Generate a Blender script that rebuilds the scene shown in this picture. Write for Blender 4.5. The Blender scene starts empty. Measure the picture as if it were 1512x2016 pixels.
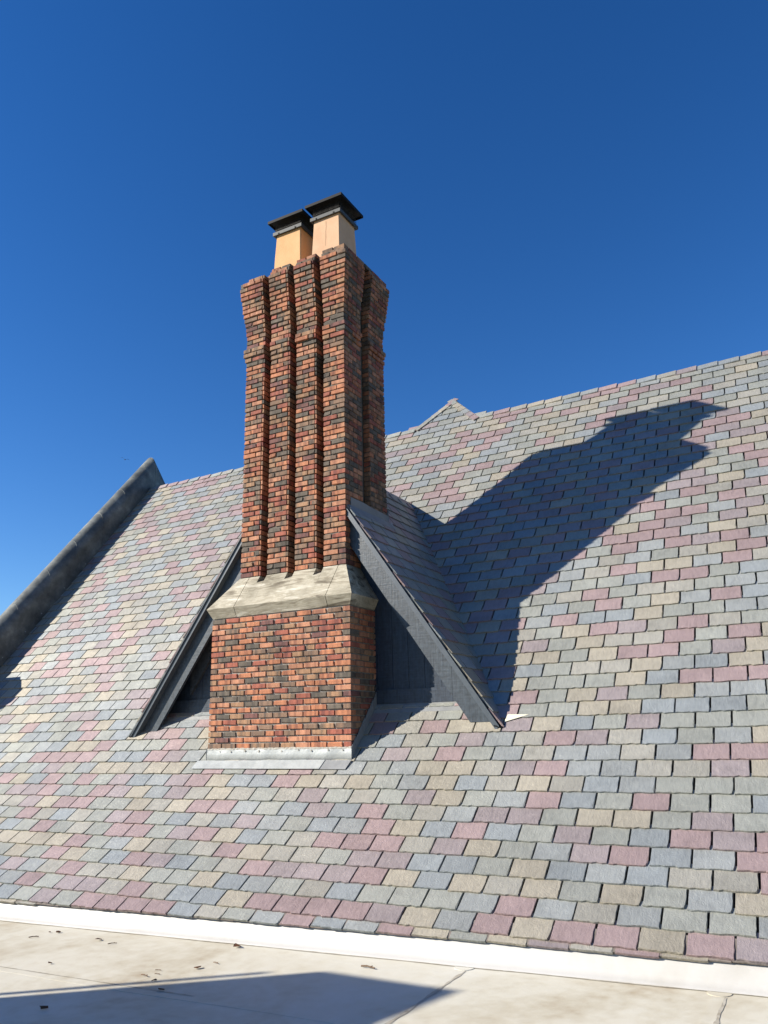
import bpy, math, random
from mathutils import Vector, Matrix

random.seed(7)
rnd = random.random
def U(a, b): return a + (b - a) * rnd()
scn = bpy.context.scene
col = scn.collection

# ------------------------------------------------------------------ camera
cam_d = bpy.data.cameras.new('camera')
cam = bpy.data.objects.new('camera', cam_d)
col.objects.link(cam)
cam_d.sensor_fit = 'VERTICAL'
cam_d.sensor_height = 24.0
cam_d.lens = 18.333
cam_d.clip_start = 0.05
cam_d.clip_end = 5000
RT = Vector((0.8746695, 0.4842078, -0.0222723))
UP = Vector((0.1502372, -0.2271283, 0.9622066))
FW = Vector((-0.4608493, 0.8449589, 0.2714082))
cam.matrix_world = Matrix(((RT.x, UP.x, -FW.x, 0), (RT.y, UP.y, -FW.y, 0), (RT.z, UP.z, -FW.z, 0), (0, 0, 0, 1)))
scn.camera = cam

# ------------------------------------------------------------------ light
SUN_AZ, SUN_EL = 37.2, 29.5          # travel direction measured from +X towards +Y, and height above the horizon
world = bpy.data.worlds.new('World')
scn.world = world
world.use_nodes = True
wn = world.node_tree
wn.nodes.clear()
sky = wn.nodes.new('ShaderNodeTexSky')
sky.sky_type = 'NISHITA'
sky.sun_disc = False
sky.sun_elevation = math.radians(SUN_EL)
sx, sy = -math.cos(math.radians(SUN_AZ)), -math.sin(math.radians(SUN_AZ))
sky.sun_rotation = math.atan2(sx, sy)
sky.altitude = 300
sky.air_density = 1.0
sky.dust_density = 0.0
sky.ozone_density = 4.0
bgn = wn.nodes.new('ShaderNodeBackground')
bgn.inputs['Strength'].default_value = 0.071
wo = wn.nodes.new('ShaderNodeOutputWorld')
gam = wn.nodes.new('ShaderNodeGamma'); gam.inputs[1].default_value = 1.1      # deep, dry autumn blue over the whole dome
hsv = wn.nodes.new('ShaderNodeHueSaturation'); hsv.inputs['Saturation'].default_value = 1.22; hsv.inputs['Hue'].default_value = 0.508
wn.links.new(sky.outputs[0], gam.inputs[0])
wn.links.new(gam.outputs[0], hsv.inputs['Color'])
wn.links.new(hsv.outputs[0], bgn.inputs['Color'])
wn.links.new(bgn.outputs[0], wo.inputs['Surface'])

sun_d = bpy.data.lights.new('sun', 'SUN')
sun_d.energy = 5.0
sun_d.angle = math.radians(0.53)
sun_d.color = (1.0, 0.93, 0.82)
sun = bpy.data.objects.new('sun', sun_d)
col.objects.link(sun)
ce = math.cos(math.radians(SUN_EL))
SUN_DIR = Vector((-sx * ce, -sy * ce, -math.sin(math.radians(SUN_EL))))
sun.rotation_euler = SUN_DIR.to_track_quat('-Z', 'Y').to_euler()
sun.location = (-20, -15, 20)

scn.view_settings.view_transform = 'Standard'
scn.view_settings.look = 'None'
scn.view_settings.exposure = 0.90
scn.view_settings.gamma = 1.0
scn.view_settings.use_curve_mapping = False

# ------------------------------------------------------------------ materials
def nd(nt, kind, **kw):
    n = nt.nodes.new(kind)
    for k, v in kw.items():
        if k.startswith('i_'):
            n.inputs[k[2:]].default_value = v
        else:
            setattr(n, k, v)
    return n

def base_mat(name, rough=0.6, metal=0.0, spec=0.5):
    m = bpy.data.materials.new(name)
    m.use_nodes = True
    nt = m.node_tree
    b = nt.nodes['Principled BSDF']
    b.inputs['Roughness'].default_value = rough
    b.inputs['Metallic'].default_value = metal
    b.inputs['Specular IOR Level'].default_value = spec
    return m, nt, b

def ramp(nt, pts):
    r = nt.nodes.new('ShaderNodeValToRGB')
    e = r.color_ramp.elements
    while len(e) > 1:
        e.remove(e[-1])
    e[0].position, e[0].color = pts[0][0], (*pts[0][1], 1)
    for p, c in pts[1:]:
        x = e.new(p)
        x.color = (*c, 1)
    return r

def bump(nt, b, height, strength, dist=0.01):
    n = nd(nt, 'ShaderNodeBump', i_Strength=strength, i_Distance=dist)
    nt.links.new(height, n.inputs['Height'])
    nt.links.new(n.outputs[0], b.inputs['Normal'])

def mul(c, f): return tuple(min(1, x * f) for x in c)

def slate_mat(name, c, rough=0.5):
    m, nt, b = base_mat(name, rough, metal=0.36, spec=0.7)
    pos = nd(nt, 'ShaderNodeNewGeometry')
    oi = nd(nt, 'ShaderNodeObjectInfo')
    n1 = nd(nt, 'ShaderNodeTexNoise', i_Scale=3.2, i_Detail=3.0)
    n2 = nd(nt, 'ShaderNodeTexNoise', i_Scale=34.0, i_Detail=5.0, i_Roughness=0.65)
    n3 = nd(nt, 'ShaderNodeTexNoise', i_Scale=170.0, i_Detail=3.0)
    mp = nd(nt, 'ShaderNodeMapping')
    mp.inputs['Scale'].default_value = (1, 0.35, 0.35)
    nt.links.new(pos.outputs['Position'], mp.inputs[0])
    for n in (n1, n3):
        nt.links.new(pos.outputs['Position'], n.inputs['Vector'])
    nt.links.new(mp.outputs[0], n2.inputs['Vector'])
    r = ramp(nt, [(0.30, mul(c, 0.76)), (0.5, c), (0.70, mul(c, 1.16))])
    a = nd(nt, 'ShaderNodeMath', operation='MULTIPLY_ADD')
    a.inputs[1].default_value = 0.55
    nt.links.new(n2.outputs[0], a.inputs[0])
    a2 = nd(nt, 'ShaderNodeMath', operation='MULTIPLY')
    a2.inputs[1].default_value = 0.45
    nt.links.new(n1.outputs[0], a2.inputs[0])
    nt.links.new(a2.outputs[0], a.inputs[2])
    nt.links.new(a.outputs[0], r.inputs[0])
    nt.links.new(r.outputs[0], b.inputs['Base Color'])
    h = nd(nt, 'ShaderNodeMath', operation='MULTIPLY_ADD')
    h.inputs[1].default_value = 0.25
    nt.links.new(n3.outputs[0], h.inputs[0])
    nt.links.new(n2.outputs[0], h.inputs[2])
    n4 = nd(nt, 'ShaderNodeTexNoise', i_Scale=11.0, i_Detail=4.0, i_Roughness=0.55, i_Distortion=1.2)
    nt.links.new(pos.outputs['Position'], n4.inputs['Vector'])
    rdg = nd(nt, 'ShaderNodeMath', operation='PINGPONG'); rdg.inputs[1].default_value = 0.07
    nt.links.new(n4.outputs[0], rdg.inputs[0])
    h2 = nd(nt, 'ShaderNodeMath', operation='MULTIPLY_ADD'); h2.inputs[1].default_value = 3.0
    nt.links.new(rdg.outputs[0], h2.inputs[0]); nt.links.new(h.outputs[0], h2.inputs[2])
    bump(nt, b, h2.outputs[0], 0.6, 0.008)
    return m

def noise_mat(name, pts, scale, rough=0.6, metal=0.0, spec=0.5, bstr=0.3, bscale=60, stretch=(1, 1, 1), detail=4, bdist=0.004):
    m, nt, b = base_mat(name, rough, metal, spec)
    pos = nd(nt, 'ShaderNodeNewGeometry')
    mp = nd(nt, 'ShaderNodeMapping'); mp.inputs['Scale'].default_value = stretch
    nt.links.new(pos.outputs['Position'], mp.inputs[0])
    n1 = nd(nt, 'ShaderNodeTexNoise', i_Scale=scale, i_Detail=detail, i_Roughness=0.6)
    nt.links.new(mp.outputs[0], n1.inputs['Vector'])
    r = ramp(nt, pts); nt.links.new(n1.outputs[0], r.inputs[0])
    nt.links.new(r.outputs[0], b.inputs['Base Color'])
    if bstr:
        n2 = nd(nt, 'ShaderNodeTexNoise', i_Scale=bscale, i_Detail=4.0); nt.links.new(mp.outputs[0], n2.inputs['Vector'])
        bump(nt, b, n2.outputs[0], bstr, bdist)
    return m

SLATE_C = [('slate_mauve', (0.262, 0.196, 0.190)), ('slate_plum_grey', (0.245, 0.208, 0.205)), ('slate_green_grey', (0.240, 0.246, 0.218)),
           ('slate_blue_grey', (0.210, 0.228, 0.230)), ('slate_pale_blue', (0.232, 0.244, 0.236)), ('slate_tan', (0.288, 0.262, 0.207)), ('slate_stone_grey', (0.262, 0.252, 0.216))]
SLATE = []
for n_, c_ in SLATE_C:
    for k_ in (1.12, 1.21, 1.29):
        SLATE.append(slate_mat(n_, mul(c_, k_)))
EDGE = []           # split edges: dull, rough stone of the same colour
for n_, c_ in SLATE_C:
    for k_ in (0.85, 0.9, 0.95):
        EDGE.append(noise_mat(n_.replace('slate_', 'split_edge_'), [(0.3, mul(c_, k_ * 0.55)), (0.7, mul(c_, k_ * 1.1))], 70, 0.95, spec=0.1, bscale=120, bstr=0.6))
NS = len(SLATE)
def smi(fs, mat): return [mat + NS] * (len(fs) - 1) + [mat]
SLATE_W = [w / 3 for w in (0.20, 0.10, 0.20, 0.14, 0.10, 0.13, 0.13) for _ in range(3)]
def pick_slate():
    x = rnd(); k = 0
    for i, w in enumerate(SLATE_W):
        k += w
        if x < k: return i
    return 2

def brick_mat(name, c, c2):
    m, nt, b = base_mat(name, 0.8, spec=0.25)
    pos = nd(nt, 'ShaderNodeNewGeometry')
    sep = nd(nt, 'ShaderNodeSeparateXYZ')
    nt.links.new(pos.outputs['Position'], sep.inputs[0])
    # fired flash marks: upright bands that change from course to course
    add = nd(nt, 'ShaderNodeMath', operation='ADD')
    nt.links.new(sep.outputs['X'], add.inputs[0]); nt.links.new(sep.outputs['Y'], add.inputs[1])
    crs = nd(nt, 'ShaderNodeMath', operation='MULTIPLY_ADD')
    crs.inputs[1].default_value = 1 / 0.0674; crs.inputs[2].default_value = 0.145 / 0.0674 + 20
    nt.links.new(sep.outputs['Z'], crs.inputs[0])
    fl = nd(nt, 'ShaderNodeMath', operation='FLOOR'); nt.links.new(crs.outputs[0], fl.inputs[0])
    comb = nd(nt, 'ShaderNodeCombineXYZ')
    m1 = nd(nt, 'ShaderNodeMath', operation='MULTIPLY'); m1.inputs[1].default_value = 17.0
    nt.links.new(add.outputs[0], m1.inputs[0]); nt.links.new(m1.outputs[0], comb.inputs[0])
    m2 = nd(nt, 'ShaderNodeMath', operation='MULTIPLY'); m2.inputs[1].default_value = 7.37
    nt.links.new(fl.outputs[0], m2.inputs[0]); nt.links.new(m2.outputs[0], comb.inputs[1])
    nb = nd(nt, 'ShaderNodeTexNoise', i_Scale=1.0, i_Detail=1.5); nt.links.new(comb.outputs[0], nb.inputs['Vector'])
    nf = nd(nt, 'ShaderNodeTexNoise', i_Scale=75.0, i_Detail=5.0, i_Roughness=0.7); nt.links.new(pos.outputs['Position'], nf.inputs['Vector'])
    mid = tuple((x + y) / 2 for x, y in zip(c, c2))
    r = ramp(nt, [(0.34, c2), (0.44, mid), (0.50, c), (0.64, mul(c, 1.22))])
    nt.links.new(nb.outputs[0], r.inputs[0])
    r2 = ramp(nt, [(0.30, (0.62, 0.62, 0.62)), (0.55, (1, 1, 1)), (0.8, (1.0, 1.0, 1.0))])
    nt.links.new(nf.outputs[0], r2.inputs[0])
    mx = nd(nt, 'ShaderNodeMix', data_type='RGBA', blend_type='MULTIPLY')
    mx.inputs['Factor'].default_value = 0.85
    nt.links.new(r.outputs[0], mx.inputs['A']); nt.links.new(r2.outputs[0], mx.inputs['B'])
    # weathering: blotchy grime everywhere, soot towards the flues
    ng = nd(nt, 'ShaderNodeTexNoise', i_Scale=2.6, i_Detail=5.0, i_Roughness=0.62); nt.links.new(pos.outputs['Position'], ng.inputs['Vector'])
    so = nd(nt, 'ShaderNodeMapRange'); so.inputs['From Min'].default_value = 3.6; so.inputs['From Max'].default_value = 6.3
    so.inputs['To Min'].default_value = 0.0; so.inputs['To Max'].default_value = 0.13
    nt.links.new(sep.outputs['Z'], so.inputs['Value'])
    sb = nd(nt, 'ShaderNodeMath', operation='SUBTRACT'); nt.links.new(ng.outputs[0], sb.inputs[0]); nt.links.new(so.outputs[0], sb.inputs[1])
    r3 = ramp(nt, [(0.26, (0.42, 0.40, 0.38)), (0.42, (0.80, 0.79, 0.78)), (0.56, (1, 1, 1))]); nt.links.new(sb.outputs[0], r3.inputs[0])
    mg = nd(nt, 'ShaderNodeMix', data_type='RGBA', blend_type='MULTIPLY'); mg.inputs['Factor'].default_value = 0.8
    nt.links.new(mx.outputs['Result'], mg.inputs['A']); nt.links.new(r3.outputs[0], mg.inputs['B'])
    nt.links.new(mg.outputs['Result'], b.inputs['Base Color'])
    bump(nt, b, nf.outputs[0], 0.6, 0.004)
    return m

BRICK = [
    brick_mat('brick_orange', (0.385, 0.158, 0.082), (0.235, 0.092, 0.056)),
    brick_mat('brick_salmon', (0.405, 0.192, 0.112), (0.275, 0.120, 0.076)),
    brick_mat('brick_red', (0.290, 0.095, 0.062), (0.185, 0.062, 0.048)),
    brick_mat('brick_tan_flashed', (0.300, 0.172, 0.098), (0.150, 0.104, 0.072)),
    brick_mat('brick_dark', (0.120, 0.098, 0.076), (0.084, 0.072, 0.060)),
    brick_mat('brick_brown', (0.205, 0.128, 0.085), (0.118, 0.084, 0.064)),
    brick_mat('brick_plum', (0.165, 0.075, 0.064), (0.105, 0.055, 0.050)),
]
def pick_brick(zone):
    w = [0.26, 0.16, 0.14, 0.15, 0.11, 0.14, 0.04] if zone == 0 else [0.25, 0.12, 0.14, 0.13, 0.14, 0.19, 0.03]
    x = rnd(); k = 0
    for i, v in enumerate(w):
        k += v
        if x < k: return i
    return 0

MORTAR_D = noise_mat('dark_aged_mortar', [(0.3, (0.10, 0.088, 0.075)), (0.7, (0.17, 0.152, 0.128))], 30, 0.9, spec=0.1, bscale=150, bstr=0.5)  # darker mortar for the joints of the shaft
MORTAR = noise_mat('mortar', [(0.3, (0.216, 0.194, 0.169)), (0.7, (0.310, 0.288, 0.252))], 30, 0.9, spec=0.1, bscale=150, bstr=0.5)
CAULK = noise_mat('caulk', [(0.3, (0.27, 0.25, 0.21)), (0.7, (0.42, 0.40, 0.345))], 60, 0.7, spec=0.3, bscale=120, bstr=0.5)
DECK = noise_mat('roof_underlay', [(0.3, (0.03, 0.028, 0.026)), (0.7, (0.05, 0.045, 0.04))], 10, 0.9, spec=0.1)
ALU = noise_mat('grey_aluminium', [(0.3, (0.30, 0.315, 0.305)), (0.7, (0.37, 0.385, 0.372))], 6, 0.45, metal=0.15, spec=0.5, bstr=0.35, bscale=7, bdist=0.03)
ALU_DK = noise_mat('weathered_aluminium', [(0.3, (0.186, 0.192, 0.192)), (0.7, (0.248, 0.254, 0.251))], 6, 0.5, metal=0.15, bstr=0.3, bscale=7, bdist=0.02)
VALLEY = noise_mat('yellowish_flashing', [(0.3, (0.56, 0.53, 0.40)), (0.7, (0.62, 0.59, 0.46))], 12, 0.6, bstr=0.1)
CAPMETAL = noise_mat('black_metal', [(0.3, (0.006, 0.0065, 0.008)), (0.7, (0.009, 0.010, 0.012))], 12, 0.6, metal=0.0, spec=0.12, bstr=0.05)
BANDMETAL = noise_mat('painted_grey_metal', [(0.3, (0.036, 0.042, 0.043)), (0.7, (0.055, 0.06, 0.062))], 25, 0.55, spec=0.3, bstr=0.1)
MESHMETAL = noise_mat('dark_wire', [(0.3, (0.02, 0.02, 0.02)), (0.7, (0.035, 0.035, 0.035))], 25, 0.5, metal=0.0, spec=0.2, bstr=0)
DIRT = noise_mat('dry_leaf_brown', [(0.3, (0.06, 0.03, 0.018)), (0.7, (0.14, 0.07, 0.04))], 40, 0.85, spec=0.1, bscale=200)
TWIG = noise_mat('twig_brown', [(0.3, (0.11, 0.075, 0.05)), (0.7, (0.2, 0.14, 0.095))], 60, 0.85, spec=0.1, bscale=200)
BIRDM = noise_mat('dark_feathers', [(0.3, (0.02, 0.02, 0.02)), (0.7, (0.04, 0.038, 0.035))], 20, 0.8, bstr=0)
GRASS = noise_mat('far_ground', [(0.3, (0.05, 0.07, 0.03)), (0.7, (0.10, 0.10, 0.06))], 0.05, 0.9, spec=0.1, bstr=0)
STUCCO = noise_mat('buff_wall', [(0.3, (0.34, 0.31, 0.26)), (0.7, (0.42, 0.39, 0.33))], 3, 0.9, spec=0.1)
CLAY = noise_mat('buff_clay', [(0.25, (0.510, 0.285, 0.128)), (0.5, (0.561, 0.327, 0.153)), (0.75, (0.586, 0.357, 0.174))], 5, 0.75, spec=0.2, bscale=50, bstr=0.25, stretch=(1, 1, 0.6))
CLAY2 = noise_mat('pinkish_buff_clay', [(0.25, (0.484, 0.293, 0.170)), (0.5, (0.535, 0.336, 0.204)), (0.75, (0.561, 0.365, 0.230))], 5, 0.75, spec=0.2, bscale=50, bstr=0.25, stretch=(1, 1, 0.6))

def paint_mat(name, c, along, rough=0.45):
    """dark paint on rough-sawn wood; the grain runs along the given direction"""
    m, nt, b = base_mat(name, rough, spec=0.5)
    tc = nd(nt, 'ShaderNodeTexCoord')
    mp = nd(nt, 'ShaderNodeMapping')
    mp.inputs['Rotation'].default_value = along
    mp.inputs['Scale'].default_value = (3.5, 60, 60)
    nt.links.new(tc.outputs['Object'], mp.inputs[0])
    n1 = nd(nt, 'ShaderNodeTexNoise', i_Scale=1.0, i_Detail=5.0, i_Roughness=0.65); nt.links.new(mp.outputs[0], n1.inputs['Vector'])
    n2 = nd(nt, 'ShaderNodeTexNoise', i_Scale=26.0, i_Detail=5.0); nt.links.new(tc.outputs['Object'], n2.inputs['Vector'])
    mp3 = nd(nt, 'ShaderNodeMapping'); mp3.inputs['Rotation'].default_value = along; mp3.inputs['Scale'].default_value = (70, 5, 5)
    nt.links.new(tc.outputs['Object'], mp3.inputs[0])
    n3 = nd(nt, 'ShaderNodeTexNoise', i_Scale=1.0, i_Detail=3.0); nt.links.new(mp3.outputs[0], n3.inputs['Vector'])
    s = nd(nt, 'ShaderNodeMath', operation='ADD'); nt.links.new(n1.outputs[0], s.inputs[0]); nt.links.new(n2.outputs[0], s.inputs[1])
    s2 = nd(nt, 'ShaderNodeMath', operation='ADD'); nt.links.new(s.outputs[0], s2.inputs[0]); nt.links.new(n3.outputs[0], s2.inputs[1])
    d = nd(nt, 'ShaderNodeMath', operation='MULTIPLY'); d.inputs[1].default_value = 1 / 3
    nt.links.new(s2.outputs[0], d.inputs[0])
    r = ramp(nt, [(0.37, mul(c, 0.5)), (0.5, c), (0.64, mul(c, 1.55))]); nt.links.new(d.outputs[0], r.inputs[0])
    nt.links.new(r.outputs[0], b.inputs['Base Color'])
    bump(nt, b, d.outputs[0], 0.5, 0.008)
    return m
PAINT_R = paint_mat('slate_blue_paint_right', (0.033, 0.043, 0.053), (0, math.radians(-55.5), 0))
PAINT_L = paint_mat('slate_blue_paint_left', (0.033, 0.043, 0.053), (0, math.radians(54.5), 0))
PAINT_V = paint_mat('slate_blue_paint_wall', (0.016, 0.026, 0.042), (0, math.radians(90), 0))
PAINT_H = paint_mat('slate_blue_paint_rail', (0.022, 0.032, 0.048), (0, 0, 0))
TRIM = noise_mat('slate_blue_trim', [(0.3, (0.052, 0.064, 0.076)), (0.7, (0.07, 0.083, 0.095))], 20, 0.4, bstr=0.15)

def stone_mat():
    m, nt, b = base_mat('limestone', 0.8, spec=0.25)
    pos = nd(nt, 'ShaderNodeNewGeometry')
    mp = nd(nt, 'ShaderNodeMapping'); mp.inputs['Rotation'].default_value = (0.168, 0.521, 0.294); mp.inputs['Scale'].default_value = (1.092, 3.780, 7.560)
    nt.links.new(pos.outputs['Position'], mp.inputs[0])
    w = nd(nt, 'ShaderNodeTexNoise', i_Scale=1.15, i_Detail=6.0, i_Roughness=0.6, i_Distortion=1.3); nt.links.new(mp.outputs[0], w.inputs['Vector'])
    n2 = nd(nt, 'ShaderNodeTexNoise', i_Scale=3.0, i_Detail=4.0); nt.links.new(pos.outputs['Position'], n2.inputs['Vector'])
    r = ramp(nt, [(0.33, (0.125, 0.105, 0.075)), (0.43, (0.28, 0.248, 0.185)), (0.49, (0.42, 0.385, 0.30)), (0.54, (0.30, 0.268, 0.20)), (0.64, (0.53, 0.495, 0.405))])
    nt.links.new(w.outputs[0], r.inputs[0])
    r2 = ramp(nt, [(0.35, (0.571, 0.563, 0.538)), (0.6, (1, 1, 1))]); nt.links.new(n2.outputs[0], r2.inputs[0])
    mx = nd(nt, 'ShaderNodeMix', data_type='RGBA', blend_type='MULTIPLY'); mx.inputs['Factor'].default_value = 0.8
    nt.links.new(r.outputs[0], mx.inputs['A']); nt.links.new(r2.outputs[0], mx.inputs['B'])
    nt.links.new(mx.outputs['Result'], b.inputs['Base Color'])
    n3 = nd(nt, 'ShaderNodeTexNoise', i_Scale=60.0, i_Detail=4.0); nt.links.new(pos.outputs['Position'], n3.inputs['Vector'])
    bump(nt, b, n3.outputs[0], 0.4, 0.004)
    return m
STONE = stone_mat()

def coping_mat():
    m, nt, b = base_mat('weathered_zinc', 0.5, metal=0.25, spec=0.5)
    pos = nd(nt, 'ShaderNodeNewGeometry')
    n1 = nd(nt, 'ShaderNodeTexNoise', i_Scale=2.6, i_Detail=7.0, i_Roughness=0.68); nt.links.new(pos.outputs['Position'], n1.inputs['Vector'])
    r = ramp(nt, [(0.32, (0.055, 0.059, 0.053)), (0.47, (0.10, 0.107, 0.097)), (0.58, (0.15, 0.158, 0.140)), (0.70, (0.26, 0.265, 0.232))])
    nt.links.new(n1.outputs[0], r.inputs[0]); nt.links.new(r.outputs[0], b.inputs['Base Color'])
    n2 = nd(nt, 'ShaderNodeTexNoise', i_Scale=9.0, i_Detail=4.0); nt.links.new(pos.outputs['Position'], n2.inputs['Vector'])
    bump(nt, b, n2.outputs[0], 0.25, 0.02)
    return m
ZINC = coping_mat()

def membrane_mat(name, clean):
    m, nt, b = base_mat(name, 0.5, spec=0.4)
    pos = nd(nt, 'ShaderNodeNewGeometry')
    n1 = nd(nt, 'ShaderNodeTexNoise', i_Scale=0.75, i_Detail=6.0, i_Roughness=0.62, i_Distortion=0.6); nt.links.new(pos.outputs['Position'], n1.inputs['Vector'])
    n2 = nd(nt, 'ShaderNodeTexNoise', i_Scale=9.0, i_Detail=5.0); nt.links.new(pos.outputs['Position'], n2.inputs['Vector'])
    a = nd(nt, 'ShaderNodeMath', operation='MULTIPLY_ADD'); a.inputs[1].default_value = 0.25
    nt.links.new(n2.outputs[0], a.inputs[0])
    s = nd(nt, 'ShaderNodeMath', operation='MULTIPLY'); s.inputs[1].default_value = 0.75
    nt.links.new(n1.outputs[0], s.inputs[0]); nt.links.new(s.outputs[0], a.inputs[2])
    if clean:
        r = ramp(nt, [(0.30, (0.37, 0.355, 0.32)), (0.5, (0.43, 0.42, 0.395)), (0.75, (0.45, 0.445, 0.425))])
    else:
        r = ramp(nt, [(0.34, (0.38, 0.32, 0.225)), (0.44, (0.485, 0.445, 0.345)), (0.54, (0.555, 0.525, 0.43)), (0.68, (0.595, 0.575, 0.495))])
    nt.links.new(a.outputs[0], r.inputs[0]); nt.links.new(r.outputs[0], b.inputs['Base Color'])
    bump(nt, b, n2.outputs[0], 0.12, 0.02)
    return m
MEMB = membrane_mat('white_membrane_dusty', False)
MEMB_C = membrane_mat('white_membrane_clean', True)
SEAM = noise_mat('membrane_seam_dirt', [(0.35, (0.30, 0.265, 0.20)), (0.6, (0.46, 0.43, 0.355))], 14, 0.6, bstr=0.1)

# ------------------------------------------------------------------ builders
class MB:
    def __init__(s): s.v = []; s.f = []; s.m = []
    def add(s, verts, faces, mi=0):
        o = len(s.v)
        s.v += [tuple(v) for v in verts]
        s.f += [tuple(i + o for i in f) for f in faces]
        s.m += ([mi] * len(faces) if isinstance(mi, int) else mi)
    def box(s, a, b, mi=0):
        x0, y0, z0 = a; x1, y1, z1 = b
        s.add([(x0, y0, z0), (x1, y0, z0), (x1, y1, z0), (x0, y1, z0), (x0, y0, z1), (x1, y0, z1), (x1, y1, z1), (x0, y1, z1)],
              [(3, 2, 1, 0), (4, 5, 6, 7), (0, 1, 5, 4), (1, 2, 6, 5), (2, 3, 7, 6), (3, 0, 4, 7)], mi)
    def prism(s, poly, off, mi=0):
        """extrude a 3D polygon by the vector off"""
        n = len(poly)
        p = [Vector(q) for q in poly]; o = Vector(off)
        nrm = Vector((0, 0, 0))
        for i in range(n):
            nrm += p[i].cross(p[(i + 1) % n])
        if nrm.dot(o) > 0: p.reverse()
        s.add([tuple(q) for q in p] + [tuple(q + o) for q in p],
              [tuple(range(n)), tuple(range(2 * n - 1, n - 1, -1))] + [((i + 1) % n, i, n + i, n + (i + 1) % n) for i in range(n)], mi)
    def tube(s, a, b, r, n=8, mi=0):
        a = Vector(a); b = Vector(b); d = (b - a).normalized()
        u = d.cross(Vector((0, 0, 1)))
        if u.length < 1e-3: u = Vector((1, 0, 0))
        u.normalize(); w = d.cross(u)
        vs = []
        for c in (a, b):
            for i in range(n):
                t = 2 * math.pi * i / n
                vs.append(tuple(c + u * r * math.cos(t) + w * r * math.sin(t)))
        s.add(vs, [(i, (i + 1) % n, n + (i + 1) % n, n + i) for i in range(n)] + [tuple(range(n - 1, -1, -1)), tuple(range(n, 2 * n))], mi)
    def mesh(s, name, mats):
        me = bpy.data.meshes.new(name)
        me.from_pydata(s.v, [], s.f)
        for m in mats: me.materials.append(m)
        if len(mats) > 1:
            me.polygons.foreach_set('material_index', s.m)
        me.update()
        return me
    def build(s, name, mats, parent=None, smooth=False):
        if not isinstance(mats, (list, tuple)): mats = [mats]
        me = s.mesh(name, mats)
        if smooth:
            me.polygons.foreach_set('use_smooth', [True] * len(me.polygons))
        return obj(name, me, parent)

def obj(name, me, parent=None):
    o = bpy.data.objects.new(name, me)
    col.objects.link(o)
    if parent is not None:
        o.parent = parent
        o.matrix_parent_inverse = Matrix.Translation(-parent.location)
    return o

def thing(name, label, cat, loc=(0, 0, 0), group=None):
    o = bpy.data.objects.new(name, None)
    col.objects.link(o)
    o.location = loc
    o.empty_display_size = 0.2
    tag(o, label, cat, group)
    return o

def tag(o, label, cat, group=None):
    o['label'] = label; o['category'] = cat; o['kind'] = 'thing'
    if group: o['group'] = group
    return o

def place(o, mat, parent):
    """world matrix on a child of an empty that only has a location"""
    o.matrix_parent_inverse = Matrix.Identity(4)
    o.matrix_basis = Matrix.Translation(-parent.location) @ mat

def px_area(pts):
    """projected area in photo pixels of a polygon (0 when it leaves the frame)"""
    q = []
    for p in pts:
        p = Vector(p); d = p.dot(FW)
        if d <= 0.1: return 0
        q.append((756 + 1540 * p.dot(RT) / d, 1008 - 1540 * p.dot(UP) / d))
    cx = sum(a[0] for a in q) / len(q); cy = sum(a[1] for a in q) / len(q)
    if not (-10 < cx < 1522 and -10 < cy < 2026): return 0
    a = 0
    for i in range(len(q)):
        x0, y0 = q[i]; x1, y1 = q[(i + 1) % len(q)]
        a += x0 * y1 - x1 * y0
    return abs(a) / 2

# ------------------------------------------------------------------ roof profile (bell-cast at the eave)
EXPO = 0.19          # slate exposure
SW = 0.3105          # slate module
def pitch(i):
    t = max(0.0, 1 - i / 22.0)
    return math.radians(52.0 - 17.5 * t ** 1.6)
prof = {0: (6.22, -1.38)}
for i in range(-1, -7, -1):
    y, z = prof[i + 1]; a = pitch(0) - math.radians(0.5)
    prof[i] = (y - EXPO * math.cos(a), z - EXPO * math.sin(a))
for i in range(0, 62):
    y, z = prof[i]; a = pitch(i)
    prof[i + 1] = (y + EXPO * math.cos(a), z + EXPO * math.sin(a))
def roofz(y):
    ks = sorted(prof)
    for k in ks[:-1]:
        a, b = prof[k], prof[k + 1]
        if a[0] <= y <= b[0]:
            return a[1] + (b[1] - a[1]) * (y - a[0]) / (b[0] - a[0])
    return prof[ks[0]][1]
def rooft(z):
    for k in sorted(prof)[:-1]:
        a, b = prof[k], prof[k + 1]
        if a[1] <= z <= b[1]:
            return a[0] + (b[0] - a[0]) * (z - a[1]) / (b[1] - a[1])
    return prof[0][0]
RIDGE_Y, RIDGE_Z = 12.13, 5.345
XL, XR = -12.75, 2.6
# the eave is not quite parallel to the courses
def eave_y(x): return 6.075 + 0.0245 * x
DX_R, DZ0, DSL = -2.97, 0.04, 1.45       # dormer: right foot, foot height, slope
DX_L, DSL_L = -8.163, 1.40
def dormer_z(x): return min(DZ0 + DSL * (DX_R - x), 0.037 + DSL_L * (x - DX_L), 3.39)
WALL_Y = 8.12

# ------------------------------------------------------------------ setting: ground far below, flat roof
m = MB(); m.box((-400, -400, -9.2), (400, 400, -9.0))
g = m.build('ground', GRASS); g['kind'] = 'structure'

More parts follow.
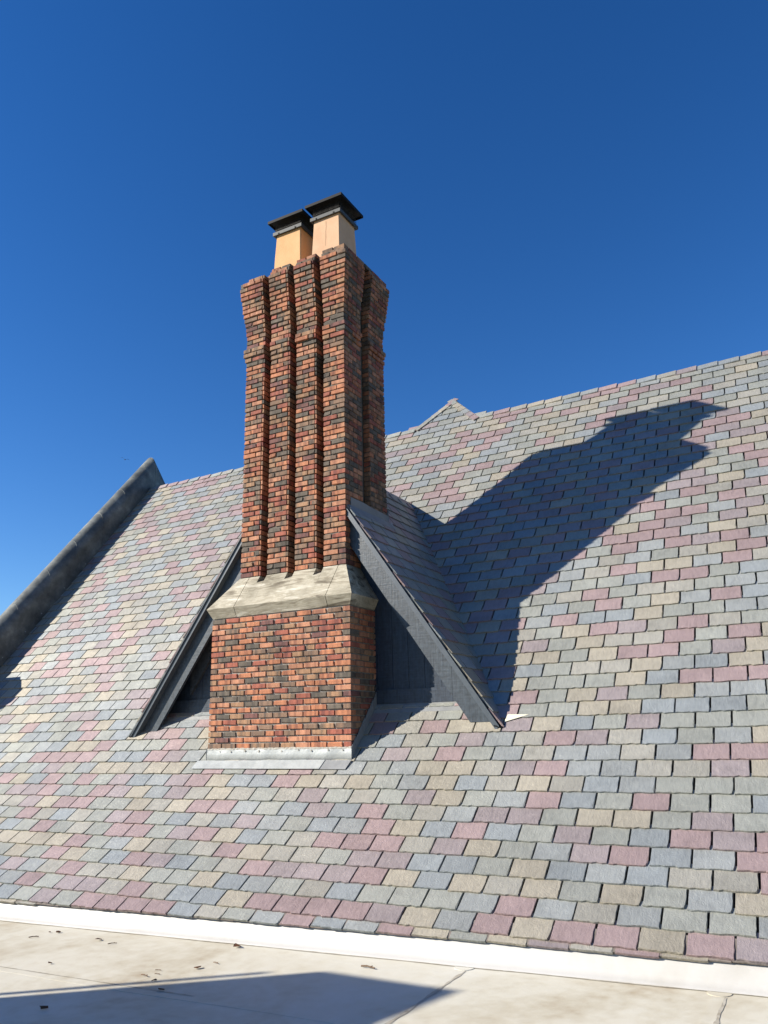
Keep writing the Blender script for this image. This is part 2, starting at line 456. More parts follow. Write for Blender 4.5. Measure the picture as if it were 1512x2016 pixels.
FA, FB = -1.63, 0.0163
def flat(x): return FA + FB * x
m = MB()
x0, x1, y0, y1 = -14, 5, -1.6, 6.6
m.add([(x0, y0, flat(x0)), (x1, y0, flat(x1)), (x1, y1, flat(x1)), (x0, y1, flat(x0))], [(0, 1, 2, 3)])
m.add([(x0, y0, -9), (x1, y0, -9), (x1, y0, flat(x1)), (x0, y0, flat(x0))], [(0, 1, 2, 3)], 0)
m.add([(x0, y1, -9), (x0, y0, -9), (x0, y0, flat(x0)), (x0, y1, flat(x0))], [(0, 1, 2, 3)], 0)
flat_roof = m.build('flat_roof', MEMB); flat_roof['kind'] = 'structure'

# upstand strip along the eave, slightly wavy, ending in a welded lap on the field sheet
m = MB(); vs = []; N = 90
for i in range(N + 1):
    x = -13.0 + 15.6 * i / N
    ey = eave_y(x); ez = roofz(ey) if ey > prof[-6][0] else -1.6
    w = 0.004 * math.sin(x * 3.1) + 0.003 * math.sin(x * 7.7)
    zf = flat(x)
    for (yy, zz) in ((ey + 0.05, ez + 0.012), (ey - 0.004 + w, ez - 0.022), (ey - 0.022 + w, zf + 0.05), (ey - 0.055 + w, zf + 0.012), (ey - 0.095 + w, zf + 0.006), (ey - 0.096 + w, zf - 0.003)):
        vs.append((x, yy, zz))
m.add(vs, [(i * 6 + j, (i + 1) * 6 + j, (i + 1) * 6 + j + 1, i * 6 + j + 1)[::-1] for i in range(N) for j in range(5)])
up = m.build('membrane_upstand', MEMB_C, flat_roof, smooth=True)
# dirt line along the lap
m = MB(); vs = []
for i in range(N + 1):
    x = -13.0 + 15.6 * i / N
    ey = eave_y(x) - 0.097; zf = flat(x) + 0.004
    w = 0.006 * math.sin(x * 5.3) + U(-0.003, 0.003)
    vs += [(x, ey + 0.002, zf), (x, ey - 0.016 + w, zf)]
m.add(vs, [(2 * i, 2 * i + 1, 2 * i + 3, 2 * i + 2) for i in range(N)])
m.build('lap_dirt', SEAM, flat_roof)
# field sheet laps
def lap(pts, width, thick=0.0016):
    m = MB(); vs = []
    for i, (x, y) in enumerate(pts):
        a = Vector(pts[max(0, i - 1)]); b = Vector(pts[min(len(pts) - 1, i + 1)])
        d = (b - a).normalized(); n = Vector((-d.y, d.x))
        w = width * U(0.97, 1.03)
        p, q = Vector((x, y)) + n * w / 2, Vector((x, y)) - n * w / 2
        z = flat(x)
        vs += [(p.x, p.y, z + 0.0003), (p.x, p.y, z + thick), (q.x, q.y, z + thick), (q.x, q.y, z + 0.0003)]
    fs = []
    for i in range(len(pts) - 1):
        for j in range(3):
            fs.append((i * 4 + j, i * 4 + j + 1, i * 4 + 4 + j + 1, i * 4 + 4 + j))
    m.add(vs, fs)
    return m.build('membrane_lap', MEMB, flat_roof)
def dirt_line(pts, width):
    m = MB(); vs = []
    for i, (x, y) in enumerate(pts):
        a = Vector(pts[max(0, i - 1)]); b = Vector(pts[min(len(pts) - 1, i + 1)])
        d = (b - a).normalized(); n = Vector((-d.y, d.x)); w = width * U(0.3, 1.3)
        p, q = Vector((x, y)) + n * w / 2, Vector((x, y)) - n * w / 2
        vs += [(p.x, p.y, flat(x) + 0.0028), (q.x, q.y, flat(x) + 0.0028)]
    m.add(vs, [(2 * i, 2 * i + 1, 2 * i + 3, 2 * i + 2) for i in range(len(pts) - 1)])
    return m.build('seam_stain', SEAM, flat_roof)
for X in (-2.63, -0.885, 0.95, -8.0):
    yt = eave_y(X) - 0.10
    lap([(X + U(-.001, .001), yt - k * 0.25) for k in range(18)], 0.075)
    dirt_line([(X + 0.045 + U(-.004, .004), yt - 0.10 - k * 0.06) for k in range(24)], 0.028)
    m = MB(); n = 22; zf = flat(X)
    ring = [(X + 0.075 * math.cos(2 * math.pi * i / n), yt - 0.02 + 0.075 * math.sin(2 * math.pi * i / n)) for i in range(n)]
    m.prism([(x, y, flat(x) + 0.0006) for x, y in ring], (0, 0, 0.0034))
    m.build('seam_patch', MEMB, flat_roof)
lap([(-9 + k * 0.4, 4.56 + 0.01 * math.sin(k)) for k in range(24)], 0.08)
dirt_line([(-6.4 + k * 0.08, 4.615) for k in range(30)], 0.012)

# ------------------------------------------------------------------ main slate roof
roof = thing('slate_roof', 'steep roof of mauve, grey and tan slates rising behind the brick chimney', 'roof', (-5, 9, 1.2))
m = MB(); vs = []
ks = [k for k in sorted(prof) if prof[k][1] < RIDGE_Z and k >= 0]
line = [prof[k] for k in ks] + [(RIDGE_Y, RIDGE_Z)]
def inset(y, z): return (y + 0.010, z - 0.012)
for (y, z) in line:
    yy, zz = inset(y, z)
    vs += [(XL, yy, zz), (XR, yy, zz)]
n = len(line)
vs += [(XL, RIDGE_Y + 4.5, RIDGE_Z - 5.6), (XR, RIDGE_Y + 4.5, RIDGE_Z - 5.6)]
fs = [(2 * i, 2 * i + 1, 2 * i + 3, 2 * i + 2) for i in range(n)]
m.add(vs, fs, [0] * (n - 1) + [1])
e0, e1 = eave_y(XL) + .01, eave_y(XR) + .01
m.add([(XL, e0 + .01, roofz(e0) - .012), (XR, e1 + .01, roofz(e1) - .012), vs[1], vs[0]], [(0, 1, 2, 3)], 0)
m.build('roof_deck', [DECK, SLATE[7]], roof)

# slate variants: ragged lower and right edges with a dressed chamfer
def slate_geo(w, L, seed, t=0.018):
    r = random.Random(seed)
    h = w / 2
    big = r.random() < 0.4
    out = [(-h + r.uniform(-.001, .002), L), (-h + r.uniform(0, .003), r.uniform(-.001, .003))]
    ins = [(r.uniform(.0015, .003), 0), (r.uniform(.002, .005), r.uniform(.003, .007))]
    nb = 8
    for i in range(1, nb):
        t_ = (i + r.uniform(-.3, .3)) / nb
        out.append((-h + w * t_, r.uniform(-.005, .006)))
        ins.append((r.uniform(-.002, .002), r.uniform(.001, .009) if i % 2 else r.uniform(.0005, .003)))
    cx = r.choice((0, 0, 0, 0, 0, 0.003, 0.010))
    out.append((h - cx - r.uniform(0, .002), r.uniform(-.001, .003) + cx * 0.4)); ins.append((-r.uniform(.001, .004), r.uniform(.001, .005)))
    for yy in (0.14, 0.30, 0.47, 0.64):
        out.append((h - r.uniform(0, .004), L * (yy + r.uniform(-.03, .03)))); ins.append((-r.uniform(.001, .013 if big else .004), 0))
    out.append((h - r.uniform(0, .002), L)); ins.append((-.003, 0))
    n = len(out)
    top = [(x + a, y + b, r.uniform(-.0012, 0) if 1 <= i < n - 1 else 0) for i, ((x, y), (a, b)) in enumerate(zip(out, ins))]
    mid = [(x, y, -t * r.uniform(.05, .38)) for x, y in out]
    vs = [(x, y, -t) for x, y in out] + mid + top
    fs = [(0, 1, 2 * n + 1, 2 * n)]
    for i in range(1, n - 1):
        fs += [(i, i + 1, n + i + 1, n + i), (n + i, n + i + 1, 2 * n + i + 1, 2 * n + i)]
    fs.append(tuple(range(2 * n, 3 * n)))
    return vs, fs
SL = 0.245
VAR = [slate_geo(SW - 0.0098, SL, 10 + i) for i in range(14)]
VAR_ME = []
for i, (vs, fs) in enumerate(VAR):
    mm = MB(); mm.add(vs, fs, [1] * (len(fs) - 1) + [0])
    VAR_ME.append(mm.mesh('slate', [SLATE[0], EDGE[0]]))
def dress(o, mat):
    for k_, m_ in ((0, SLATE[mat]), (1, EDGE[mat])):
        o.material_slots[k_].link = 'OBJECT'
        o.material_slots[k_].material = m_

def slate_frame(k, x, jy=0, jr=0, lift=0):
    y, z = prof[k]; y2, z2 = prof[k + 1]
    d = Vector((0, y2 - y, z2 - z)).normalized()
    nrm = Vector((0, -d.z, d.y))
    tilt = 0.084
    d2 = (d - nrm * tilt).normalized(); n2 = (nrm + d * tilt).normalized()
    X = Vector((1, 0, 0))
    if jr:
        X2 = (X + d2 * jr).normalized(); d2 = (d2 - X * jr).normalized(); X = X2
    o = Vector((x, y, z)) + nrm * (0.0300 + lift) + d * jy
    return Matrix(((X.x, d2.x, n2.x, o.x), (X.y, d2.y, n2.y, o.y), (X.z, d2.z, n2.z, o.z), (0, 0, 0, 1)))

a52_ = math.radians(52)
APEX = (-5.339, 12.64, 5.99); GL_X, GR_X = -5.90, -4.70
field = MB(); cand = []
for k in range(-3, 54):
    y, z = prof[k]
    off = (0.0 if k % 2 == 0 else 0.5) * SW + U(-0.018, 0.018)
    nx = int((XR - XL) / SW) + 2
    for j in range(-46, 14):
        x = -0.947 + off + (j - 0.5) * SW
        if x - SW / 2 < XL - .35 or x + SW / 2 > XR: continue
        var = random.randrange(len(VAR)); mat = pick_slate()
        M = slate_frame(k, x + U(-.0015, .0015), U(-.004, .004), U(-.006, .006), U(-.0005, .002))
        # hidden under dormer or chimney
        zmid = z + 0.1; inside = True
        for xx in (x - SW / 2, x + SW / 2):
            for zz in (z, z + 0.15):
                if zz > dormer_z(xx) - 0.06: inside = False
        if inside and y > WALL_Y + 0.15: continue
        if -6.45 < x < -4.75 and 7.75 < y < 8.0: continue
        vs, fs = VAR[var]
        # eave cut
        ey = eave_y(x)
        d = (M.col[1].xyz)
        if y < ey:
            cut = (ey - y) / d.y
            if cut > EXPO - 0.02: continue
            f = (SL - cut) / SL
            vs = [(vx, cut + vy * f, vz) for vx, vy, vz in vs]
            field.add([M @ Vector(v) for v in vs], fs, smi(fs, mat))
            continue
        if y > RIDGE_Y - 0.10:
            # the small gablet carries the same slope above the ridge line
            t = (z - RIDGE_Z) / (APEX[2] - RIDGE_Z)
            lo = GL_X + (APEX[0] - GL_X) * max(0, t + 0.02); hi = GR_X + (APEX[0] - GR_X) * max(0, t + 0.02)
            if t > 0.9: continue
            if y > RIDGE_Y - 0.02 or True:
                a, b = max(lo, x - SW / 2), min(hi, x + SW / 2)
                if b - a < 0.03:
                    continue
                cl = []
                for vx, vy, vz in vs:
                    tv = max(0.0, min(1.0, t + vy * math.sin(a52_) / (APEX[2] - RIDGE_Z)))
                    l_, h_ = GL_X + (APEX[0] - GL_X) * tv - x, GR_X + (APEX[0] - GR_X) * tv - x
                    if t <= 0: l_, h_ = -9, 9
                    cl.append((min(max(vx, l_), h_), vy, vz))
                if t <= 0: cl = [(vx, min(vy, 0.19), vz) for vx, vy, vz in vs]
                vs = cl
                field.add([M @ Vector(v) for v in vs], fs, smi(fs, mat))
                continue
        h = SW / 2
        ar = px_area([M @ Vector(p) for p in ((-h, 0, 0), (h, 0, 0), (h, EXPO, 0), (-h, EXPO, 0))])
        # the flashing of the chimney covers these
        cov = (-6.75 < x < -4.6 and 7.3 < y < 8.2) or (y > 7.75 and z < dormer_z(x))
        cand.append((0 if cov else ar, M, var, mat))
cand.sort(key=lambda c: -c[0])
for i, (ar, M, var, mat) in enumerate(cand):
    if i < 300:
        o = obj('slate', VAR_ME[var], roof)
        place(o, M, roof)
        dress(o, mat)
    else:
        vs, fs = VAR[var]
        field.add([M @ Vector(v) for v in vs], fs, smi(fs, mat))
f = field.build('slate_courses', SLATE + EDGE, roof)
f['kind'] = 'stuff'
# starter course under the lowest slates, its thickness shows along the eave
m = MB(); x = -12.6
while x < 2.4:
    ey = eave_y(x + SW / 2); ez = roofz(ey)
    m.prism([(x, ey - 0.006, ez + 0.001), (x + SW - .006, ey - 0.006 + 0.0245 * SW, ez + 0.001), (x + SW - .006, ey + 0.15, roofz(ey + .15) + .001), (x, ey + 0.15, roofz(ey + .15) + .001)], (0, -0.005, 0.009))
    x += SW
m.build('starter_course', noise_mat('starter_slate', [(0.3, (0.10, 0.085, 0.07)), (0.7, (0.2, 0.17, 0.15))], 20, 0.8), roof)

# ridge and hip caps
def cap_geo(L, leaf, a1, a2, th=0.013, seed=0):
    """saddle slate, local x along the ridge (butt end at x = 0), two leaves falling at angles a1 (front) and a2 (back)"""
    r = random.Random(seed)
    mm = MB()
    for sgn, a in ((-1, a1), (1, a2)):
        d = Vector((0, sgn * math.cos(a), -math.sin(a))); nn = Vector((0, sgn * math.sin(a), math.cos(a)))
        lf = leaf * r.uniform(.95, 1.05)
        def P(x, s, h): return tuple(Vector((x, 0, 0)) + d * s + nn * h)
        hi, lo = 0.026, 0.008
        e = 0.004
        vs = [P(0, 0, hi), P(0, lf, hi), P(-L, lf, lo), P(-L, 0, lo), P(0, 0, hi + th), P(-e, lf - e, hi + th), P(-L, lf - e, lo + th), P(-L, 0, lo + th)]
        fs = [(0, 1, 2, 3), (7, 6, 5, 4), (0, 4, 5, 1), (1, 5, 6, 2), (2, 6, 7, 3)]
        if sgn == 1: fs = [tuple(reversed(q)) for q in fs]
        mm.add(vs, [tuple(reversed(q)) for q in fs])
    return mm
a52 = math.radians(52)
CAPS = [cap_geo(0.36, 0.125, a52, a52, seed=i).mesh('ridge_slate', [SLATE[0]]) for i in range(4)]
def add_cap(me, M, mat=None):
    o = obj('ridge_slate', me, roof)
    place(o, M, roof)
    o.material_slots[0].link = 'OBJECT'
    o.material_slots[0].material = SLATE[pick_slate() if mat is None else mat]
    return o
x = -12.3
while x < XR:
    if not (-5.80 < x - 0.15 < -4.82):
        M = Matrix.Translation((x, RIDGE_Y + 0.004, RIDGE_Z + 0.012 + U(-.003, .003))) @ Matrix.Rotation(U(-.008, .008), 4, 'Y')
        add_cap(random.choice(CAPS), M)
    x += 0.305
# gablet: hips up to its peak and the ridge running back from it
ap = Vector(APEX)
def frame_from(o, xdir, up):
    X = xdir.normalized(); Y = up.cross(X).normalized(); Z = X.cross(Y)
    return Matrix(((X.x, Y.x, Z.x, o.x), (X.y, Y.y, Z.y, o.y), (X.z, Y.z, Z.z, o.z), (0, 0, 0, 1)))
nf = Vector((0, -math.sin(a52), math.cos(a52)))
gl = Vector((GL_X, RIDGE_Y, RIDGE_Z)); gr = Vector((GR_X + 0.06, RIDGE_Y - 0.05, RIDGE_Z - 0.06))
for (foot, sgn) in ((gl, 1), (gr, -1)):
    dv = (foot - ap); Ln = dv.length; dv.normalize()          # down the hip
    l1 = nf.cross(dv); l1.normalize()
    if l1.x * sgn < 0: l1 = -l1                                # into the gablet face
    back = Vector((0, 1, -0.75)).normalized()
    l2 = (back - dv * back.dot(dv)).normalized()               # over the far side
    n2 = dv.cross(l2); n2.normalize()
    if n2.z < 0: n2 = -n2
    t = 0.0
    while t < Ln - 0.02:
        c0 = ap + dv * (t - 0.05); c1 = ap + dv * min(t + 0.21, Ln + .03)
        m = MB()
        for l, nn, wd in ((l1, nf, 0.105), (l2, n2, 0.11 if sgn > 0 else 0.012)):
            a0 = c0 + nf * 0.024; a1 = c1 + nf * 0.032
            m.prism([tuple(a0), tuple(a1), tuple(a1 + l * wd), tuple(a0 + l * wd)], tuple(nn * 0.014))
        m.build('ridge_slate', SLATE[pick_slate()], roof)
        t += 0.19
m = MB()
bk = 5.0
m.add([tuple(ap), (ap.x, ap.y + bk, ap.z), (GL_X - 0.4, ap.y + bk, RIDGE_Z - 0.5), (GL_X - 0.02, RIDGE_Y, RIDGE_Z - .02), (GR_X, RIDGE_Y, RIDGE_Z - .02), (GR_X + 0.4, ap.y + bk, RIDGE_Z - 0.5)],
      [(0, 3, 2, 1), (0, 1, 5, 4), (0, 4, 3)])
m.build('gablet_roof', SLATE[7], roof)
for k in range(3):
    add_cap(CAPS[k], frame_from(ap + Vector((0, 0.02 + 0.3 * k, 0.012)), Vector((0, -1, 0.0)), Vector((0, 0, 1))))

# ------------------------------------------------------------------ dormer around the chimney
dorm = thing('gabled_dormer', 'slated gable dormer with dark blue bargeboards wrapped around the brick chimney', 'dormer', (-5.5, 8.2, 0.4))
VY = 7.80        # verge
SX0_, SX1_ = -6.375, -4.780
rx = -5.28
def zr(x): return DZ0 + DSL * (DX_R - x)
def zl(x): return 0.037 + DSL_L * (x - DX_L)
xlr = DX_L + (3.39 - 0.037) / DSL_L
def yv(z): return rooft(z) + 0.25
# decks (4 cm boards under the slates)
m = MB()
xk = SX1_ - 0.03
m.prism([(DX_R, VY + .03, zr(DX_R) - .014), (xk, VY + .03, zr(xk) - .014), (xk, yv(zr(xk)), zr(xk) - .014), (DX_R, yv(DZ0), zr(DX_R) - .014)], (0, 0, -0.035))
m.prism([(xk, 8.3, zr(xk) - .014), (rx, 8.3, zr(rx) - .014), (rx, yv(3.39), zr(rx) - .014), (xk, yv(zr(xk)), zr(xk) - .014)], (0, 0, -0.035))
m.build('right_roof_boarding', PAINT_H, dorm)
m = MB()
xk = SX0_ + 0.03
m.prism([(DX_L, VY + .03, zl(DX_L) - .014), (xk, VY + .03, zl(xk) - .014), (xk, yv(zl(xk)), zl(xk) - .014), (DX_L, yv(DZ0), zl(DX_L) - .014)], (0, 0, -0.035))
m.prism([(xk, 8.3, zl(xk) - .014), (xlr, 8.3, 3.39 - .014), (xlr, yv(3.39), 3.39 - .014), (xk, yv(zl(xk)), zl(xk) - .014)], (0, 0, -0.035))
m.prism([(xlr, 8.3, 3.39 - .014), (rx, 8.3, 3.39 - .014), (rx, yv(3.39), 3.39 - .014), (xlr, yv(3.39), 3.39 - .014)], (0, 0, -0.035))
m.build('left_roof_boarding', PAINT_H, dorm)
# slates on the right slope: courses run back from the verge
sd = Vector((-1, 0, DSL)).normalized(); sn = Vector((DSL, 0, 1)).normalized()
slen = (DX_R - rx) * math.hypot(1, DSL)
k = 0
while k * EXPO < slen - 0.02:
    base = Vector((DX_R, 0, DZ0)) + sd * (k * EXPO - 0.03) + sn * 0.0300
    zc = base.z
    yend = rooft(min(zc + 0.16, 3.6)) + 0.1
    y = VY + (0.022 if k % 2 else -SW / 2)
    first = True
    while y < yend:
        yc = y + SW / 2
        d2 = (sd - sn * 0.084).normalized(); n2 = (sn + sd * 0.084).normalized()
        X = Vector((0, 1, 0))
        M = Matrix(((X.x, d2.x, n2.x, base.x), (X.y, d2.y, n2.y, yc), (X.z, d2.z, n2.z, base.z), (0, 0, 0, 1)))
        var = random.randrange(len(VAR)); mat = pick_slate()
        hidden = (zc > zr(-4.72) and yc < 8.84)
        if not hidden:
            if yc - SW / 2 < VY - 0.01:
                vs, fs = VAR[var]
                mm = MB(); lim = VY + 0.022 + U(-.006, .006) - yc
                mm.add([M @ Vector((max(vx, lim), vy, vz)) for vx, vy, vz in vs], fs, [1] * (len(fs) - 1) + [0])
                mm.build('slate', [SLATE[mat], EDGE[mat]], dorm)
            else:
                o = obj('slate', VAR_ME[var], dorm); place(o, M, dorm)
                dress(o, mat)
        y += SW
    k += 1
# left slope slates (its face is turned away; only the verge edge shows)
m = MB()
sdl = Vector((1, 0, DSL_L)).normalized(); snl = Vector((-DSL_L, 0, 1)).normalized()
slen2 = (xlr - DX_L) * math.hypot(1, DSL_L)
k = 0
while k * EXPO < slen2 - 0.02:
    base = Vector((DX_L, 0, 0.037)) + sdl * (k * EXPO - 0.03) + snl * 0.0300
    y = VY + (0.0 if k % 2 else -SW / 2)
    while y < rooft(min(base.z + .16, 3.6)) + 0.1:
        yc = y + SW / 2
        d2 = (sdl - snl * 0.084).normalized(); n2 = (snl + sdl * 0.084).normalized()
        X = Vector((0, -1, 0))
        M = Matrix(((X.x, d2.x, n2.x, base.x), (X.y, d2.y, n2.y, yc), (X.z, d2.z, n2.z, base.z), (0, 0, 0, 1)))
        if base.z > zl(-6.45) and yc < 8.9:
            y += SW; continue
        vs, fs = VAR[random.randrange(len(VAR))]
        lim = yc - VY
        m.add([M @ Vector((min(vx, lim), vy, vz)) for vx, vy, vz in vs], fs, smi(fs, pick_slate()))
        y += SW
    k += 1
o = m.build('left_slope_slates', SLATE + EDGE, dorm); o['kind'] = 'stuff'
# dormer ridge cap slates
yy = 8.95
while yy < rooft(3.39):
    M = frame_from(Vector((rx - .02, yy + 0.3, 3.39 + 0.015)), Vector((0, -1, 0)), Vector((0, 0, 1)))
    o = obj('ridge_slate', random.choice(CAPS), dorm); place(o, M, dorm)
    o.material_slots[0].link = 'OBJECT'; o.material_slots[0].material = SLATE[pick_slate()]
    yy += 0.29
m = MB(); m.box((xlr - .05, 8.84, 3.385), (rx + .02, rooft(3.39) + .1, 3.40)); m.build('ridge_flat', ALU_DK, dorm)

# bargeboards, rake trim, drip edge. cross-cut polygons stand in the X-Z plane and have depth along Y
def rake_piece(name, side, top_off, height, xa, xb, y0, y1, mat, foot=None, segs=1):
    zf = zr if side > 0 else zl
    m = MB(); poly = []
    tops = [(xa, zf(xa) - top_off), (xb, zf(xb) - top_off)]
    if foot is None:
        poly = [tops[0], tops[1], (xb, zf(xb) - top_off - height), (xa, zf(xa) - top_off - height)]
    else:
        # xb is the foot end: level cut at height foot
        sl = DSL if side > 0 else DSL_L
        xt = (DX_R + (DZ0 - top_off - foot) / DSL) if side > 0 else (DX_L - (0.037 - top_off - foot) / DSL_L)
        xq = (DX_R + (DZ0 - top_off - height - foot) / DSL) if side > 0 else (DX_L - (0.037 - top_off - height - foot) / DSL_L)
        poly = [tops[0], (xt, foot), (xq, foot), (xa, zf(xa) - top_off - height)]
    m.prism([(x, y0, z) for x, z in poly], (0, y1 - y0, 0))
    return m.build(name, mat, dorm)
BH = 0.365
xs = -3.52
rake_piece('rake_trim', 1, 0.03, 0.085, -4.80, DX_R - 0.03, VY + 0.015, 7.905, TRIM)
rake_piece('rake_trim', -1, 0.03, 0.085, -6.355, DX_L + 0.03, VY + 0.015, 7.905, TRIM)
rake_piece('bargeboard', 1, 0.115, BH, -4.80, xs - 0.002, 7.895, 7.935, PAINT_R)
rake_piece('bargeboard', 1, 0.115, BH, xs + 0.002, DX_R, 7.893, 7.935, PAINT_R, foot=0.085)
rake_piece('bargeboard', -1, 0.115, BH, -6.355, DX_L, 7.895, 7.935, PAINT_L, foot=0.085)
rake_piece('drip_edge', 1, 0.012, 0.018, -4.80, DX_R - 0.01, VY - 0.002, VY + 0.03, TRIM)
rake_piece('drip_edge', -1, 0.012, 0.018, -6.355, DX_L + 0.01, VY - 0.002, VY + 0.03, TRIM)
# frieze board on the wall, under the soffit
rake_piece('frieze_board', 1, 0.05, 0.56, -4.80, -3.98, WALL_Y - 0.045, WALL_Y - 0.002, PAINT_R)
rake_piece('frieze_board', -1, 0.05, 0.52, -6.355, -7.4, WALL_Y - 0.045, WALL_Y - 0.002, PAINT_L)
rake_piece('soffit', 1, 0.052, 0.02, -4.80, -3.1, 7.94, WALL_Y, PAINT_R)
rake_piece('soffit', -1, 0.052, 0.02, -6.355, -8.05, 7.94, WALL_Y, PAINT_L)
# gable wall of upright boards, rail and flashing at its foot
wz = roofz(WALL_Y) + 0.005
x = -8.05
while x < -3.0:
    x2 = min(x + 0.205, -3.0)
    for (a, b) in ((x + .002, x2 - .002),):
        if a > -6.45 and b < -4.75: continue
        m = MB(); pts = [(a, WALL_Y, wz), (b, WALL_Y, wz)]
        tb, ta = min(zr(b), zl(b), 3.39) - 0.06, min(zr(a), zl(a), 3.39) - 0.06
        if max(ta, tb) < wz + 0.03: continue
        pts += [(b, WALL_Y, max(tb, wz + .001)), (a, WALL_Y, max(ta, wz + .001))]
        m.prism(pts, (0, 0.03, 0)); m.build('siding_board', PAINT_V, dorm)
    x = x2
m = MB(); m.box((-7.6, WALL_Y + 0.035, wz - .1), (-3.55, WALL_Y + 0.05, 0.6)); m.build('sheathing', DECK, dorm)
for (a, b) in ((-7.85, -6.62), (-4.57, -3.30)):
    m = MB(); m.box((a, WALL_Y - 0.022, wz + 0.015), (b, WALL_Y - 0.001, wz + 0.175)); m.build('wall_rail', PAINT_H, dorm)
    m = MB()
    yb = WALL_Y - 0.10; zb = roofz(yb) + 0.030
    m.prism([(a - .02, WALL_Y - 0.012, wz + 0.02), (a - .02, WALL_Y - 0.035, wz - 0.005), (a - .02, yb, zb), (a - .02, yb + .003, zb - .004), (a - .02, WALL_Y - .01, wz - .03)], (b - a + .04, 0, 0))
    m.build('wall_flashing', ALU_DK, dorm)
# valley flashing tongue showing at the right foot of the dormer
def on_roof(x, y, h):
    z = roofz(y); s = math.radians(49)
    return (x, y - h * math.sin(s), z + h * math.cos(s))
m = MB()
m.prism([on_roof(-2.95, 7.90, .028), on_roof(-2.70, 7.965, .028), on_roof(-2.93, 7.972, .028)], (0, -0.002, 0.0025))
m.build('valley_flashing', VALLEY, dorm)
m = MB(); m.prism([(-3.04, 7.815, .035), (-2.95, 7.815, .02), (-2.935, 7.87, .045), (-3.03, 7.89, .075)], (0, -.002, .014)); m.build('verge_end', CAPMETAL, dorm)

# ------------------------------------------------------------------ chimney
CH = thing('brick_chimney', 'tall red and brown brick chimney with ribbed shaft and pale stone shoulders', 'chimney', (-5.6, 8.2, 0))
BX0, BX1, BY = -6.600, -4.585, 7.55
CR = 0.0674
HB = 0.2125
SX0, SX1, SY0, SY1 = -6.375, -4.780, 7.79, 8.8525
bricks = []     # (x0,x1,y0,y1,z0,z1,facing,zone)
def jit(a): return U(-a, a)
J = 0.014
def B(x0, x1, y0, y1, z, zone=0, face='f', h=None):
    bricks.append((x0, x1, y0, y1, z + 0.005, z + CR - 0.0085 if h is None else z + h, face, zone))
# base courses
for c in range(-8, 23):
    z = -0.145 + c * CR
    odd = c % 2
    # front
    x = BX0; i = 0
    seq = ([HB / 2] + [HB] * 9) if odd else ([HB] * 9 + [HB / 2])
    if rnd() < 0.25 and len(seq) > 4:      # an odd closer here and there
        k = random.randrange(2, 7)
        seq[k:k + 2] = [HB * 0.62, HB * 0.62, HB * 0.76]
    sc = (BX1 - BX0) / sum(seq)
    for w in seq:
        w *= sc
        first, last = x <= BX0 + .001, x + w >= BX1 - .001
        dep = 0.1 if w > HB * 0.55 else 0.2
        if z > -0.24:
            B(x + (0 if first else J / 2), x + w - (0 if last else J / 2), BY, BY + dep, z, 0)
        x += w
    # sides
    for sgn, xf in ((1, BX1), (-1, BX0)):
        endhalf = (not odd) if sgn > 0 else odd
        y = BY + (HB if endhalf else HB / 2)
        while y < WALL_Y:
            y2 = y + HB
            if z + CR > roofz(min(y2, WALL_Y)) - 0.05:
                if sgn > 0: B(xf - 0.1, xf, y + J / 2, min(y2 - J / 2, WALL_Y + .1), z, 0, 's')
                else: B(xf, xf + 0.1, y + J / 2, min(y2 - J / 2, WALL_Y + .1), z, 0, 'h')
            y = y2
